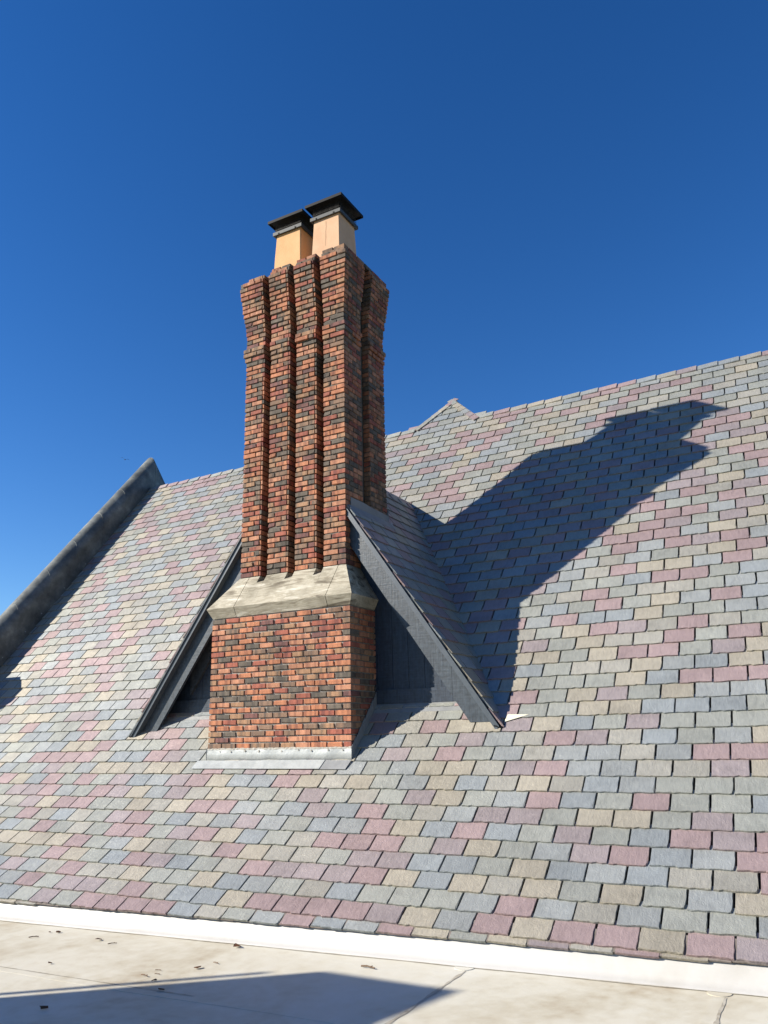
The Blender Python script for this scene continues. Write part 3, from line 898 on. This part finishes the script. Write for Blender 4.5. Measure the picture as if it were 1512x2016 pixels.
# shaft courses
Z0 = 1.945
NC = 64
PW, SLOT = 0.31875, 0.1067
def flare(c):
    z = Z0 + c * CR
    o = 0.0
    if c in (46, 47): o = 0.030
    elif c == 45: o = 0.014
    if c >= 51: o = max(o, min(0.088, (c - 50) * 0.0076))
    if c == NC - 1: o = 0.05
    return o
for c in range(NC):
    z = Z0 + c * CR; o = flare(c); odd = c % 2
    yf = SY0 - o
    for p in range(4):
        xa = SX0 + p * (PW + SLOT); xb = xa + PW
        if p == 0: xa -= o
        if p == 3: xb += o
        if c == NC - 1 and p == 0: xa += 0.10
        if c == NC - 2 and p == 0: xa += 0.06
        w = xb - xa
        yj = yf + jit(0.005)
        if c == 46 and p == 2: yj = yf - 0.012
        xe = xb - (0.030 if p < 3 else 0)
        split = xa + (w * 0.335 if odd else w * 0.64) + jit(.012)
        # the short piece at an outer corner is a header: its long side returns along the flank
        B(xa, split - J / 2, yj, yf + (0.2 if odd and p == 0 else 0.1), z, 1)
        B(split + J / 2, xe, yj + jit(.003), yf + (0.2 if (not odd) and p == 3 else 0.1), z, 1)
        if p < 3:      # cheeks of the slots, one header to each course
            e = jit(.003)
            B(xb - 0.075, xb + e, yf + 0.006 + jit(.002), yf + 0.208, z, 1, 's')
            B(xb + SLOT + 0.002, xb + SLOT + 0.07, yf + 0.108, yf + 0.208, z, 1, 'h')
    # right flank: panel, recess, panel
    ys = [SY0 - o, SY0 + 2 * HB, SY0 + 3 * HB, SY1 + o * 0.8]
    xf = SX1 + o
    st = SY0 - o + (0.1 + J if odd else 0.2 + J)
    for (a, b, k) in ((st, ys[1], 0), (ys[2], ys[3], 1)):
        y = a
        segs = []
        if k == 0:
            segs = [HB] * 3 if odd else [HB] * 3
        else:
            segs = [HB / 2, HB, HB] if odd else [HB, HB, HB]
        for w in segs:
            y2 = min(y + w, b)
            if y2 - y > 0.03:
                B(xf - 0.1, xf + jit(.002), y, y2 - (J if y2 < b - .001 else 0), z, 1, 's')
            y += w
            if y > b: break
    B(SX1 - 0.10, xf - 0.004, ys[2] - 0.006, ys[2] + 0.094, z, 1, 'b')     # the brick that faces front inside the recess
    # left flank, turned away
    y = SY0 - o + (HB if odd else HB / 2)
    while y < SY1 - 0.02:
        B(SX0 - o, SX0 - o + 0.1, y + J / 2, min(y + HB, SY1) - J / 2, z, 1, 'h')
        y += HB
    # back
    x = SX0 - o + 0.1
    while x < SX1 - 0.12:
        B(x + J / 2, min(x + HB, SX1) - J / 2, SY1 - 0.1 + o * .8, SY1 + o * .8, z, 1, 'h')
        x += HB
ZT = Z0 + NC * CR
for p in range(3):      # loose-looking bricks capping the slots
    xa = SX0 + p * (PW + SLOT) + PW
    B(xa - 0.015, xa + SLOT + 0.05, SY0 + 0.03, SY0 + 0.20, ZT - CR * 0.85, 1)
for p, (a, b) in enumerate(((SX0 + 0.06, SX0 + PW), (SX0 + PW + SLOT, SX0 + 2 * PW + SLOT), (SX0 + 2 * (PW + SLOT), SX0 + 2 * (PW + SLOT) + PW), (SX0 + 3 * (PW + SLOT), SX1 + .03))):
    if p == 0: continue
    B(a, (a + b) / 2 - J / 2, SY0 - 0.02, SY0 + 0.09, ZT, 1); B((a + b) / 2 + J / 2, b, SY0 - 0.02, SY0 + 0.09, ZT, 1)
y = SY0 + 0.10
while y < SY1 - 0.1:
    B(SX1 - 0.07, SX1 + 0.03, y, y + HB - J, ZT, 1, 's'); y += HB

def brick_geo(w, d, h, seed):
    """box with worn arrises; centred"""
    r = random.Random(seed)
    x, y, z = w / 2, d / 2, h / 2
    e = r.uniform(0.002, 0.004)
    V = []; idx = {}
    for sx_ in (-1, 1):
        for sy_ in (-1, 1):
            for sz_ in (-1, 1):
                j = lambda: r.uniform(-.0014, .0014)
                cut = e + (r.uniform(.004, .012) if r.random() < .10 else 0)
                c = Vector((sx_ * x + j(), sy_ * y + j(), sz_ * z + j()))
                idx[sx_, sy_, sz_, 'x'] = len(V); V.append(c - Vector((0, sy_ * cut, sz_ * cut)))
                idx[sx_, sy_, sz_, 'y'] = len(V); V.append(c - Vector((sx_ * cut, 0, sz_ * cut)))
                idx[sx_, sy_, sz_, 'z'] = len(V); V.append(c - Vector((sx_ * cut, sy_ * cut, 0)))
    F = []
    S = (-1, 1)
    for s in S:
        F.append([idx[s, a, b, 'x'] for a, b in ((-1, -1), (1, -1), (1, 1), (-1, 1))][::s])
        F.append([idx[a, s, b, 'y'] for a, b in ((-1, -1), (1, -1), (1, 1), (-1, 1))][::-s])
        F.append([idx[a, b, s, 'z'] for a, b in ((-1, -1), (1, -1), (1, 1), (-1, 1))][::s])
    for a in S:
        for b in S:
            F.append([idx[a, b, -1, 'x'], idx[a, b, -1, 'y'], idx[a, b, 1, 'y'], idx[a, b, 1, 'x']][::-a * b])
            F.append([idx[a, -1, b, 'x'], idx[a, -1, b, 'z'], idx[a, 1, b, 'z'], idx[a, 1, b, 'x']][::a * b])
            F.append([idx[-1, a, b, 'y'], idx[-1, a, b, 'z'], idx[1, a, b, 'z'], idx[1, a, b, 'y']][::-a * b])
            for c in S:
                F.append([idx[a, b, c, 'x'], idx[a, b, c, 'y'], idx[a, b, c, 'z']][::a * b * c])
    return V, F
cache = {}
def brick_variant(w, d, h):
    key = (round(w, 2), round(d, 1), round(h, 2), random.randrange(4))
    if key not in cache:
        V, F = brick_geo(w, d, h, hash(key) % 10007)
        mm = MB(); mm.add(V, F)
        cache[key] = (mm.mesh('brick', [BRICK[0]]), V, F, (w, d, h))
    return cache[key]
ranked = []
for b in bricks:
    x0, x1, y0, y1, z0, z1, face, zone = b
    ar = 0
    if face in ('f',):
        ar = px_area([(x0, y0, z0), (x1, y0, z0), (x1, y0, z1), (x0, y0, z1)])
    elif face == 's':
        ar = px_area([(x1, y0, z0), (x1, y1, z0), (x1, y1, z1), (x1, y0, z1)])
        if x1 - x0 < 0.08 or (zone == 1 and z0 < 2.7): ar *= 0.3
    elif face == 'b':
        ar = px_area([(x0, y0, z0), (x1, y0, z0), (x1, y0, z1), (x0, y0, z1)]) * .7
    if zone == 0 and z0 < -0.145: ar = 0
    ranked.append((ar, b))
ranked.sort(key=lambda r: -r[0])
mass = MB()
for i, (ar, b) in enumerate(ranked):
    x0, x1, y0, y1, z0, z1, face, zone = b
    w, d, h = x1 - x0, y1 - y0, z1 - z0
    if w <= 0 or d <= 0: continue
    mat = pick_brick(zone)
    c = Vector(((x0 + x1) / 2, (y0 + y1) / 2, (z0 + z1) / 2 + jit(.0012)))
    if face == 'f': c.y += jit(0.0035)
    me, V, F, dim = brick_variant(w, d, h)
    R = Matrix.Rotation(jit(.006), 4, 'Y') @ Matrix.Rotation(jit(.008), 4, 'Z')
    S = Matrix.Diagonal((w / dim[0], d / dim[1], h / dim[2], 1))
    M = Matrix.Translation(c) @ R @ S
    if i < 300:
        o = obj('brick', me, CH); place(o, M, CH)
        o.material_slots[0].link = 'OBJECT'; o.material_slots[0].material = BRICK[mat]
    else:
        mass.add([M @ v for v in V], F, mat)
o = mass.build('brick_courses', BRICK, CH); o['kind'] = 'stuff'

# mortar body
m = MB()
r_ = 0.017
m.box((BX0 + r_, BY + r_, -0.75), (BX1 - r_, WALL_Y + 0.3, 1.42))
m.build('mortar_bed', MORTAR, CH)
m = MB()
for c in range(NC):
    o_ = flare(c); z = Z0 + c * CR
    for p in range(4):
        xa = SX0 + p * (PW + SLOT); xb = xa + PW
        if p == 0: xa -= o_
        if p == 3: xb += o_
        if c == NC - 1 and p == 0: xa += .11
        m.box((xa + .014, SY0 - o_ + .015, z), (xb - (.044 if p < 3 else .016), SY0 + 0.22, z + CR))
m.box((SX0 + .01, SY0 + 0.205, Z0), (SX1 - .112, SY1 - .01, ZT - .02))
for a, b in ((SY0 + 0.05, SY0 + 2 * HB - .008), (SY0 + 3 * HB + .008, SY1 - .012)):
    m.box((SX1 - 0.13, a, Z0), (SX1 - .011, b, ZT - .015))
for c in range(51, NC):
    o_ = flare(c); z = Z0 + c * CR
    m.box((SX1 - 0.05, SY0 - o_ + .02, z), (SX1 + o_ - .010, SY0 + 2 * HB - .01, z + CR))
    m.box((SX1 - 0.05, SY0 + 3 * HB + .01, z), (SX1 + o_ - .010, SY1 + o_ * .8 - .01, z + CR))
m.build('shaft_mortar', MORTAR_D, CH)
# mortar crown the flues stand in
m = MB()
m.prism([(SX0 + .08, SY0 + .10, ZT - .02), (SX1 - .05, SY0 + .10, ZT - .02), (SX1 - .05, SY1 - .08, ZT - .02), (SX0 + .08, SY1 - .08, ZT - .02)], (0, 0, 0.07))
m.build('mortar_crown', MORTAR, CH)

# stone shoulders: two corner stones and a notched middle stone
PZ0, PZ1, PZ2 = 1.412, 1.53, Z0 - 0.004
EX = 0.055
def shoulder(xa, xb, notch=False):
    """profile extruded along X"""
    if notch:
        ptz = [(BY + 0.004, PZ0), (BY - EX, PZ1), (SY0 - 0.072, PZ1 + (PZ2 - PZ1) * 0.765), (SY0 + 0.16, PZ2 + 0.005), (SY0 + 0.30, PZ2 + 0.005), (SY0 + 0.30, PZ0)]
    else:
        ptz = [(BY + 0.004, PZ0), (BY - EX, PZ1), (SY0 - 0.002, PZ2), (SY0 + 0.30, PZ2), (SY0 + 0.30, PZ0)]
    return [(xa, y, z) for y, z in ptz], (xb - xa, 0, 0)
jl, jr_ = -6.225, -4.886
m = MB(); g = 0.004
cuts = [jl + g]
for p in range(3):
    a = SX0 + p * (PW + SLOT) + PW
    cuts += [a, a + SLOT]
cuts.append(jr_ - g)
for i in range(len(cuts) - 1):
    m.prism(*shoulder(cuts[i], cuts[i + 1], notch=(i % 2 == 1)))
m.build('shoulder_stone', STONE, CH)
def corner_stone(sgn):
    xin = (jr_ + g) if sgn > 0 else (jl - g)
    xb = BX1 if sgn > 0 else BX0
    xe = xb + sgn * EX; xs_ = (SX1 if sgn > 0 else SX0)
    yb = WALL_Y + 0.02
    xb2 = xb - sgn * .004
    V = [(xin, BY + .004, PZ0), (xb2, BY + .004, PZ0), (xb2, yb, PZ0), (xin, yb, PZ0),
         (xin, BY - EX, PZ1), (xe, BY - EX, PZ1), (xe, yb, PZ1), (xin, yb, PZ1),
         (xin, SY0 - .002, PZ2), (xs_ + sgn * .002, SY0 - .002, PZ2), (xs_ + sgn * .002, yb, PZ2), (xin, yb, PZ2)]
    F = [(0, 1, 5, 4), (1, 2, 6, 5), (4, 5, 9, 8), (5, 6, 10, 9), (8, 9, 10, 11), (3, 2, 1, 0), (2, 3, 7, 6), (6, 7, 11, 10), (0, 4, 7, 3), (4, 8, 11, 7)]
    if sgn < 0: F = [tuple(reversed(f)) for f in F]
    m = MB(); m.add(V, F); return m.build('corner_stone', STONE, CH)
corner_stone(1); corner_stone(-1)

# metal flashing at the foot of the stack
m = MB(); n = 48; vs = []
fy = BY - 0.014
for i in range(n + 1):
    x = BX0 - 0.006 + (BX1 - BX0 + 0.016) * i / n
    w1 = 0.004 * math.sin(i * 0.9) + 0.003 * math.sin(i * 2.3 + 1)
    w2 = 0.006 * math.sin(i * 0.55 + 2)
    vs += [(x, fy + 0.006, -0.150 + jit(.003)), (x, fy + w1, -0.20), (x, fy - 0.004 + w2, -0.292), (x, fy + 0.012 + w2, -0.296)]
m.add(vs, [(4 * i + j, 4 * i + 4 + j, 4 * i + 5 + j, 4 * i + 1 + j)[::-1] for i in range(n) for j in range(3)])
m.build('front_flashing', ALU, CH, smooth=True)
m = MB(); vs = []; n = 80
for i in range(n + 1):
    x = BX0 + (BX1 - BX0) * i / n
    h = 0.010 + abs(jit(.010)); t = 0.008 + abs(jit(.006))
    vs += [(x, BY - t, -0.155), (x, BY - t * .9, -0.150 + h * .6), (x, BY + .004, -0.150 + h)]
m.add(vs, [(3 * i + j, 3 * i + 3 + j, 3 * i + 4 + j, 3 * i + 1 + j)[::-1] for i in range(n) for j in range(2)])
m.build('caulk_bead', CAULK, CH)
for fx in (0.10, 0.18, 0.285, 0.385, 0.545, 0.66, 0.745, 0.855, 0.95):
    x = BX0 + (BX1 - BX0) * fx; zz = -0.172 + jit(.008); s = U(.007, .012)
    m = MB(); ring = []
    for i in range(7):
        a = 2 * math.pi * i / 7; rr = s * U(.6, 1.3)
        ring.append((x + rr * math.cos(a), fy + .002, zz + rr * math.sin(a)))
    m.prism(ring, (0, -0.007, 0)); m.build('caulk_dab', CAULK, CH)
# apron sheets lying on the slates in front
def apron(xa, xb, ya, yb, h, mat):
    m = MB()
    sk = 0.0
    m.prism([on_roof(xa - .02, ya, h), on_roof(xb - .02, ya, h), on_roof(xb, yb, h), on_roof(xa, yb, h)], (0, -0.0025, 0.003))
    return m.build('apron_flashing', mat, CH)
apron(-6.72, -5.76, 7.455, 7.545, 0.036, ALU); apron(-5.765, -4.90, 7.452, 7.545, 0.041, ALU); apron(-4.905, -4.57, 7.452, 7.545, 0.034, ALU_DK)
# step flashing up both flanks
for sgn, xf in ((1, BX1), (-1, BX0)):
    yy = BY - 0.016; segs = []
    n = 6; dy = (WALL_Y - yy) / n
    for i in range(n):
        a, b = yy + i * dy - (0.02 if i else 0), yy + (i + 1) * dy
        m = MB(); x = xf + sgn * (0.006 + 0.0035 * (i % 2))
        za, zb = roofz(a), roofz(b)
        m.prism([(x, a, za - .01), (x, b, zb - .01), (x, b, zb + 0.185 + jit(.006)), (x, a, za + 0.160 + jit(.006))], (sgn * 0.003, 0, 0))
        m.build('step_flashing', ALU_DK, CH)
# flashing where the dormer slope runs into the shaft
zf = zr(SX1)
m = MB()
m.prism([(SX1 + .006, 7.90, zf - .02), (SX1 + .006, 8.88, zf - .02), (SX1 + .006, 8.88, zf + .115), (SX1 + .006, 8.45, zf + .125), (SX1 + .006, 8.2, zf + .140), (SX1 + .006, 7.90, zf + .135)], (.004, 0, 0))
p0 = Vector((SX1 + .008, 7.84, zf + .03)); dv = -sd * 0.13
m.prism([tuple(p0), (p0.x, 8.93, p0.z), (p0.x + dv.x, 8.93, p0.z + dv.z), (p0.x + dv.x, 7.84, p0.z + dv.z)], tuple(sn * 0.004))
m.build('shaft_flashing', ALU_DK, CH)
m = MB(); m.prism([(SX1 - .1, SY1 + .012, zf + .2), (SX1 + .012, SY1 + .012, zf + .2), (SX1 + .012, SY1 + .012, zf - .02), (SX1 - .1, SY1 + .012, zf + .1)], (0, .004, 0)); m.build('back_flashing', ALU_DK, CH)
m = MB(); m.prism([(SX1 + .008, 8.86, zf + .0), (SX1 + .06, 8.90, zf - .09), (SX1 + .075, 8.96, zf - .09), (SX1 + .008, 8.94, zf + .03)], tuple(sn * .012)); m.build('flashing_end', ALU, CH)

# ------------------------------------------------------------------ chimney pots with their rain caps
def pot(x0, x1, y0, y1, z0, z1, mat, lidz, label, crack):
    t = thing('chimney_pot', label, 'chimney pot', ((x0 + x1) / 2, (y0 + y1) / 2, z0), 'square clay chimney pots on top of the chimney')
    tp = 0.012
    # body: slightly bulging, tapered square tube
    m = MB(); rings = []
    lv = [0, .12, .3, .55, .8, 1]; bul = [0.006, .010, .012, .006, .0, -.004]
    nseg = 5
    for q, u in zip(bul, lv):
        z = z0 + (z1 - z0) * u; ring = []
        a0, a1, b0, b1 = x0 - q + tp * u, x1 + q - tp * u, y0 - q + tp * u, y1 + q - tp * u
        c = 0.012
        for (px_, py_) in ((a0 + c, b0), (a1 - c, b0), (a1, b0 + c), (a1, b1 - c), (a1 - c, b1), (a0 + c, b1), (a0, b1 - c), (a0, b0 + c)):
            ring.append((px_ + jit(.0015), py_ + jit(.0015), z))
        rings.append(ring)
    vs = [v for r in rings for v in r]
    fs = [(r * 8 + i, r * 8 + (i + 1) % 8, (r + 1) * 8 + (i + 1) % 8, (r + 1) * 8 + i) for r in range(len(lv) - 1) for i in range(8)]
    fs.append(tuple(range((len(lv) - 1) * 8, len(lv) * 8)))
    m.add(vs, fs); m.build('clay_flue', mat, t)
    if crack:
        m = MB(); xc = x0 + (x1 - x0) * .5; vs = []
        for i in range(9):
            z = z0 + (z1 - z0) * (0.1 + .1 * i); x = xc + jit(.004); yq = y0 - .0115 + .018 * (i / 8)
            vs += [(x - .0016, yq, z), (x + .0016, yq, z)]
        m.add(vs, [(2 * i, 2 * i + 1, 2 * i + 3, 2 * i + 2) for i in range(8)]); m.build('hairline_crack', DIRT, t)
    # collar of the cap
    q = 0.022; h = 0.052
    cz = z1 - 0.028
    m = MB()
    m.box((x0 - q, y0 - q, cz), (x1 + q, y0 + .004, cz + h)); m.box((x0 - q, y1 - .004, cz), (x1 + q, y1 + q, cz + h))
    m.box((x0 - q, y0 + .0045, cz + .001), (x0 + .004, y1 - .0045, cz + h - .001)); m.box((x1 - .004, y0 + .0045, cz + .001), (x1 + q, y1 - .0045, cz + h - .001))
    col_ = m.build('cap_collar', BANDMETAL, t)
    for fx in (.18, .82):
        m = MB(); xx = x0 + (x1 - x0) * fx; m.box((xx - .009, y0 - q - .006, cz + .004), (xx + .009, y0 - q, cz + .022)); m.build('collar_screw', CAPMETAL, col_)
    # wire screen
    m = MB(); zt = lidz + .01; zb = cz + h - .006
    s = 0.0011
    n = 22
    for i in range(n + 1):
        u = i / n; xx = x0 + (x1 - x0) * u; yy = y0 + (y1 - y0) * u
        m.box((xx - s, y0 - s, zb), (xx + s, y0 + s, zt)); m.box((xx - s, y1 - s, zb), (xx + s, y1 + s, zt))
        m.box((x0 - s, yy - s, zb), (x0 + s, yy + s, zt)); m.box((x1 - s, yy - s, zb), (x1 + s, yy + s, zt))
    for kz in (.33, .66):
        z = zb + (zt - zb) * kz
        m.box((x0, y0 - s, z - s), (x1, y0 + s, z + s)); m.box((x1 - s, y0, z - s), (x1 + s, y1, z + s)); m.box((x0 - s, y0, z - s), (x0 + s, y1, z + s))
    sc_ = m.build('wire_screen', MESHMETAL, t); sc_['kind'] = 'stuff'
    # lid: shallow hipped plate with a turned-down rim
    m = MB(); a = 0.078; lz = lidz
    X0, X1, Y0, Y1 = x0 - a, x1 + a, y0 - a, y1 + a
    cx, cy = (x0 + x1) / 2, (y0 + y1) / 2
    V = [(X0, Y0, lz), (X1, Y0, lz), (X1, Y1, lz), (X0, Y1, lz), (X0, Y0, lz + .042), (X1, Y0, lz + .042), (X1, Y1, lz + .042), (X0, Y1, lz + .042), (cx, cy, lz + .11),
         (X0 + .012, Y0 + .012, lz), (X1 - .012, Y0 + .012, lz), (X1 - .012, Y1 - .012, lz), (X0 + .012, Y1 - .012, lz),
         (X0 + .012, Y0 + .012, lz + .022), (X1 - .012, Y0 + .012, lz + .022), (X1 - .012, Y1 - .012, lz + .022), (X0 + .012, Y1 - .012, lz + .022)]
    F = [(0, 1, 5, 4), (1, 2, 6, 5), (2, 3, 7, 6), (3, 0, 4, 7), (4, 5, 8), (5, 6, 8), (6, 7, 8), (7, 4, 8),
         (1, 0, 9, 10), (2, 1, 10, 11), (3, 2, 11, 12), (0, 3, 12, 9), (10, 9, 13, 14), (11, 10, 14, 15), (12, 11, 15, 16), (9, 12, 16, 13), (13, 16, 15, 14)]
    m.add(V, F); m.build('rain_cap', CAPMETAL, t)
    return t
pot(-5.455, -4.995, 8.05, 8.51, 6.22, 7.105, CLAY2, 7.285, 'pinkish buff square clay pot with black cap and a crack down its front', True)
pot(-6.115, -5.655, 8.05, 8.51, 6.22, 7.105, CLAY, 7.265, 'yellower buff square clay pot with black cap above the ribbed brick face', False)

# ------------------------------------------------------------------ gable parapet with rounded metal coping
PC = -12.72
gp = thing('gable_parapet', 'rounded weathered grey metal coping climbing the left edge of the slate roof', 'parapet', (PC, 10, 2.5))
cs = math.radians(50.6); tn = math.tan(cs)
def top_z(y): return 2.00 + tn * (y - 8.80)
YA, YAP = 8.40, 12.22
u_ = Vector((0, math.cos(cs), math.sin(cs))); n_ = Vector((0, -math.sin(cs), math.cos(cs)))
R_ = 0.205; SK = 0.34
def coping_ring(y):
    """ring in a vertical cut plane at the given y (plumb joints)"""
    ring = []; zt = top_z(y); c = zt - R_ / math.cos(cs)
    pts = [(-R_, -SK)] + [(-R_ * math.cos(math.pi * i / 14), R_ * math.sin(math.pi * i / 14)) for i in range(15)] + [(R_, -SK)]
    return [(PC + a, b) for a, b in pts], zt
def coping(y0, y1, grow=0.0):
    V = []
    for y in (y0, y1):
        ring, zt = coping_ring(y)
        base = Vector((0, y, zt)) - n_ * 0
        for (x, h) in ring:
            # offset perpendicular to the rake but cut plumb
            vert = (h - R_) / math.cos(cs)
            V.append((x + (grow if x > PC else -grow), y, zt + vert + grow))
    n = len(V) // 2
    V = V + list(V)
    F = [(i, i + 1, n + i + 1, n + i) for i in range(n - 1)] + [tuple(range(2 * n, 3 * n))[::-1], tuple(range(3 * n, 4 * n)), (2 * n, 3 * n, 4 * n - 1, 3 * n - 1)]
    F = [tuple(reversed(f)) for f in F]
    return V, F
yj_ = [YA, 8.50, 9.14, 9.74, 10.30, 10.88, 11.42, YAP]
for a, b in zip(yj_[:-1], yj_[1:]):
    V, F = coping(a + .002, b - .002)
    m = MB(); m.add(V, F); o = m.build('coping_section', ZINC, gp, smooth=False)
    me = o.data
    fl = [i < 16 for i in range(len(me.polygons))]
    me.polygons.foreach_set('use_smooth', fl)
    V, F = coping(b - .007, b + .007, 0.0025)
    if b < YAP - .1:
        m = MB(); m.add(V, F); m.build('joint_strip', ZINC, gp)
for yq in (8.62, 8.9, 9.3, 9.6, 10.05, 10.5, 10.9, 11.3, 11.8):
    zt = top_z(yq)
    m = MB(); c = Vector((PC + R_ + .001, yq, zt - (R_ + SK * .72) / math.cos(cs)))
    m.box(c - Vector((.002, .008, .008)), c + Vector((.006, .008, .008))); m.build('coping_screw', ALU, gp)
# far side of the same gable, falling away
m = MB(); V = []
for y, dz in ((YAP + .004, 0), (YAP + 3.8, -3.8 * tn)):
    ring, _ = coping_ring(YAP)
    zt = top_z(YAP) + dz
    V += [(x, y, zt + (h - R_) / math.cos(cs)) for x, h in ring]
n = len(V) // 2
m.add(V, [tuple(reversed(f)) for f in [(i, i + 1, n + i + 1, n + i) for i in range(n - 1)]] + [tuple(range(n)), tuple(range(n, 2 * n))[::-1]])
m.build('coping_far_side', ZINC, gp)
m = MB()
m.prism([(PC - .17, 7.7, -1.6), (PC - .17, 7.7, .3), (PC - .17, YA, top_z(YA) - .55), (PC - .17, YAP, top_z(YAP) - .60), (PC - .17, YAP + 3.8, top_z(YAP) - .6 - 3.8 * tn), (PC - .17, YAP + 3.8, -1.6)], (.34, 0, 0))
m.build('parapet_wall', STUCCO, gp)
m = MB()
m.prism([(PC - .24, 7.55, -0.6), (PC - .24, 7.55, 1.35), (PC - .24, 7.75, 1.56), (PC - .24, 8.16, 1.56), (PC - .24, 8.42, 1.30), (PC - .24, 8.42, -.2)], (.48, 0, 0))
m.build('kneeler_stone', STONE, gp)

# ------------------------------------------------------------------ out of frame, left of the camera: an unseen box structure, shaped from the shadow it casts on the flat roof
A = Vector((-3.558, 5.449, flat(-3.558)))
HS = 4.3
tt = HS / math.sin(math.radians(SUN_EL))
A0 = A - SUN_DIR * tt
ax, ay, az = A0
P = [(ax, ay), (ax + 1.15, ay - 0.043), (ax + 1.15 - .66, ay - .043 - 2.4), (ax - .66, ay - 2.4)]
st = thing('roof_block', 'tall plain box structure, unseen left of the view, that shades the flat roof', 'roof structure', (ax, ay, flat(ax)))
m = MB(); zb = flat(ax) - .1
m.prism([(x, y, zb) for x, y in P], (0, 0, az - zb - .12)); m.build('wall', STUCCO, st)
m = MB(); c = Vector((sum(p[0] for p in P) / 4, sum(p[1] for p in P) / 4))
m.prism([(x, y, az - .119) for x, y in P], (0, 0, .119)); m.build('roof_slab', ALU_DK, st)
pn = Vector((-math.sin(math.radians(SUN_AZ)), math.cos(math.radians(SUN_AZ)), 0))
pp = A0 + pn * 0.085  # unseen pipe, placed for the thin stripe of shadow along the block's edge
m = MB(); m.tube((pp.x, pp.y, zb), (pp.x, pp.y, az - .25), .032, 10)
vp = m.build('upright_pipe', ALU_DK, None)
tag(vp, 'thin upright pipe, unseen, standing close beside the plain box structure', 'pipe')

# ------------------------------------------------------------------ leaf litter on the membrane
def leaf(x, y, s, rot, label, lift=.006):
    m = MB(); n = 7; V = []
    r = random.Random(int(x * 1000))
    for i in range(n):
        a = 2 * math.pi * i / n
        rr = s * (1 if i % 2 else .7) * r.uniform(.8, 1.2)
        V.append((rr * math.cos(a) * 1.5, rr * math.sin(a) * .8, s * .45 * r.uniform(0, 1)))
    m.add(V + [(a, b, c + .004) for a, b, c in V], [tuple(range(n))[::-1], tuple(range(n, 2 * n))] + [(i, (i + 1) % n, n + (i + 1) % n, n + i) for i in range(n)])
    o = m.build('dry_leaf', DIRT); o.location = (x, y, flat(x) + lift); o.rotation_euler = (0.1, 0.1, rot)
    tag(o, label, 'leaf', 'dry leaves on the white flat roof')
def twig(x, y, L, rot, label):
    m = MB(); r = L * .055
    m.tube((-L / 2, 0, r), (-L * .1, L * .05, r * 1.6), r, 6); m.tube((-L * .1, L * .05, r * 1.6), (L / 2, -L * .02, r), r * .8, 6)
    m.tube((L * .1, L * .02, r * 1.3), (L * .25, L * .16, r * 2), r * .5, 5)
    o = m.build('twig', TWIG); o.location = (x, y, flat(x) + .005); o.rotation_euler = (0, 0, rot)
    tag(o, label, 'twig', 'twigs on the white flat roof')
LF = 'small curled brown leaf lying on the white flat roof'
leaf(-6.64, 5.61, .022, .4, 'brown leaf farthest up the white flat roof at its left end')
leaf(-6.01, 5.53, .028, 1.2, 'dark brown curled leaf on white membrane left of the long seam')
leaf(-5.77, 4.82, .016, .2, 'tiny brown leaf alone between the leaf cluster and the left picture edge')
leaf(-4.64, 5.77, .036, -.3, 'biggest reddish brown clump of leaf lying just below the membrane lap')
leaf(-4.52, 5.15, .026, .9, 'brown leaf near the long shadow edge with a twig beside it')
leaf(-4.59, 4.77, .018, 1.5, 'small leaf touching the edge of the long shadow')
leaf(-4.38, 4.62, .020, .3, 'dark leaf lying just inside the long shadow')
leaf(-4.84, 4.02, .026, .5, 'leaf lying deep in the shadow at the bottom left')
leaf(-6.72, 5.58, .011, .0, 'speck of brown leaf beside the leaf farthest up the flat roof')
twig(-6.70, 5.39, .085, .9, 'thin grey brown twig at the far left of the flat roof')
twig(-5.78, 5.47, .075, .9, 'short thin twig right of the dark curled leaf')
twig(-4.48, 5.31, .06, -.2, 'short twig between the big leaf clump and the shadow')
twig(-4.76, 4.84, .075, -.1, 'thickest short twig left of the cluster by the shadow edge')
twig(-4.77, 4.99, .05, .3, 'upper of two tiny twigs by the shadow edge')
twig(-4.70, 4.91, .05, .1, 'lower of two tiny twigs by the shadow edge')
twig(-3.29, 5.62, .12, -.05, 'long brown twig just above the corner of the long shadow')

# ------------------------------------------------------------------ bird
bd = Vector((-0.740, 0.669, 0.343)).normalized() * 70
m = MB()
def body_ring(x, r): return [(x, r * math.cos(2 * math.pi * i / 8), r * .9 * math.sin(2 * math.pi * i / 8)) for i in range(8)]
rs = [(-.16, .012), (-.10, .035), (0, .05), (.09, .04), (.13, .028), (.18, .022), (.21, .006)]
V = [v for x, r in rs for v in body_ring(x, r)]
F = [(k * 8 + i, k * 8 + (i + 1) % 8, k * 8 + 8 + (i + 1) % 8, k * 8 + 8 + i) for k in range(len(rs) - 1) for i in range(8)]
m.add(V, F + [tuple(range(8))[::-1], tuple(range(48, 56))])
for s in (-1, 1):
    W = [(.08, s * .03, .02), (-.05, s * .03, .02), (-.06, s * .20, .10), (-.10, s * .36, .05), (.0, s * .24, .11), (.07, s * .16, .09)]
    m.prism(W, (0, 0, .008))
m.prism([(-.15, -.012, 0), (-.15, .012, 0), (-.27, .05, 0), (-.27, -.05, 0)], (0, 0, .006))
b = m.build('bird', BIRDM); b.location = bd; b.rotation_euler = (0.2, -0.3, 2.4)
tag(b, 'small dark bird flying in the blue sky left of the chimney', 'bird')
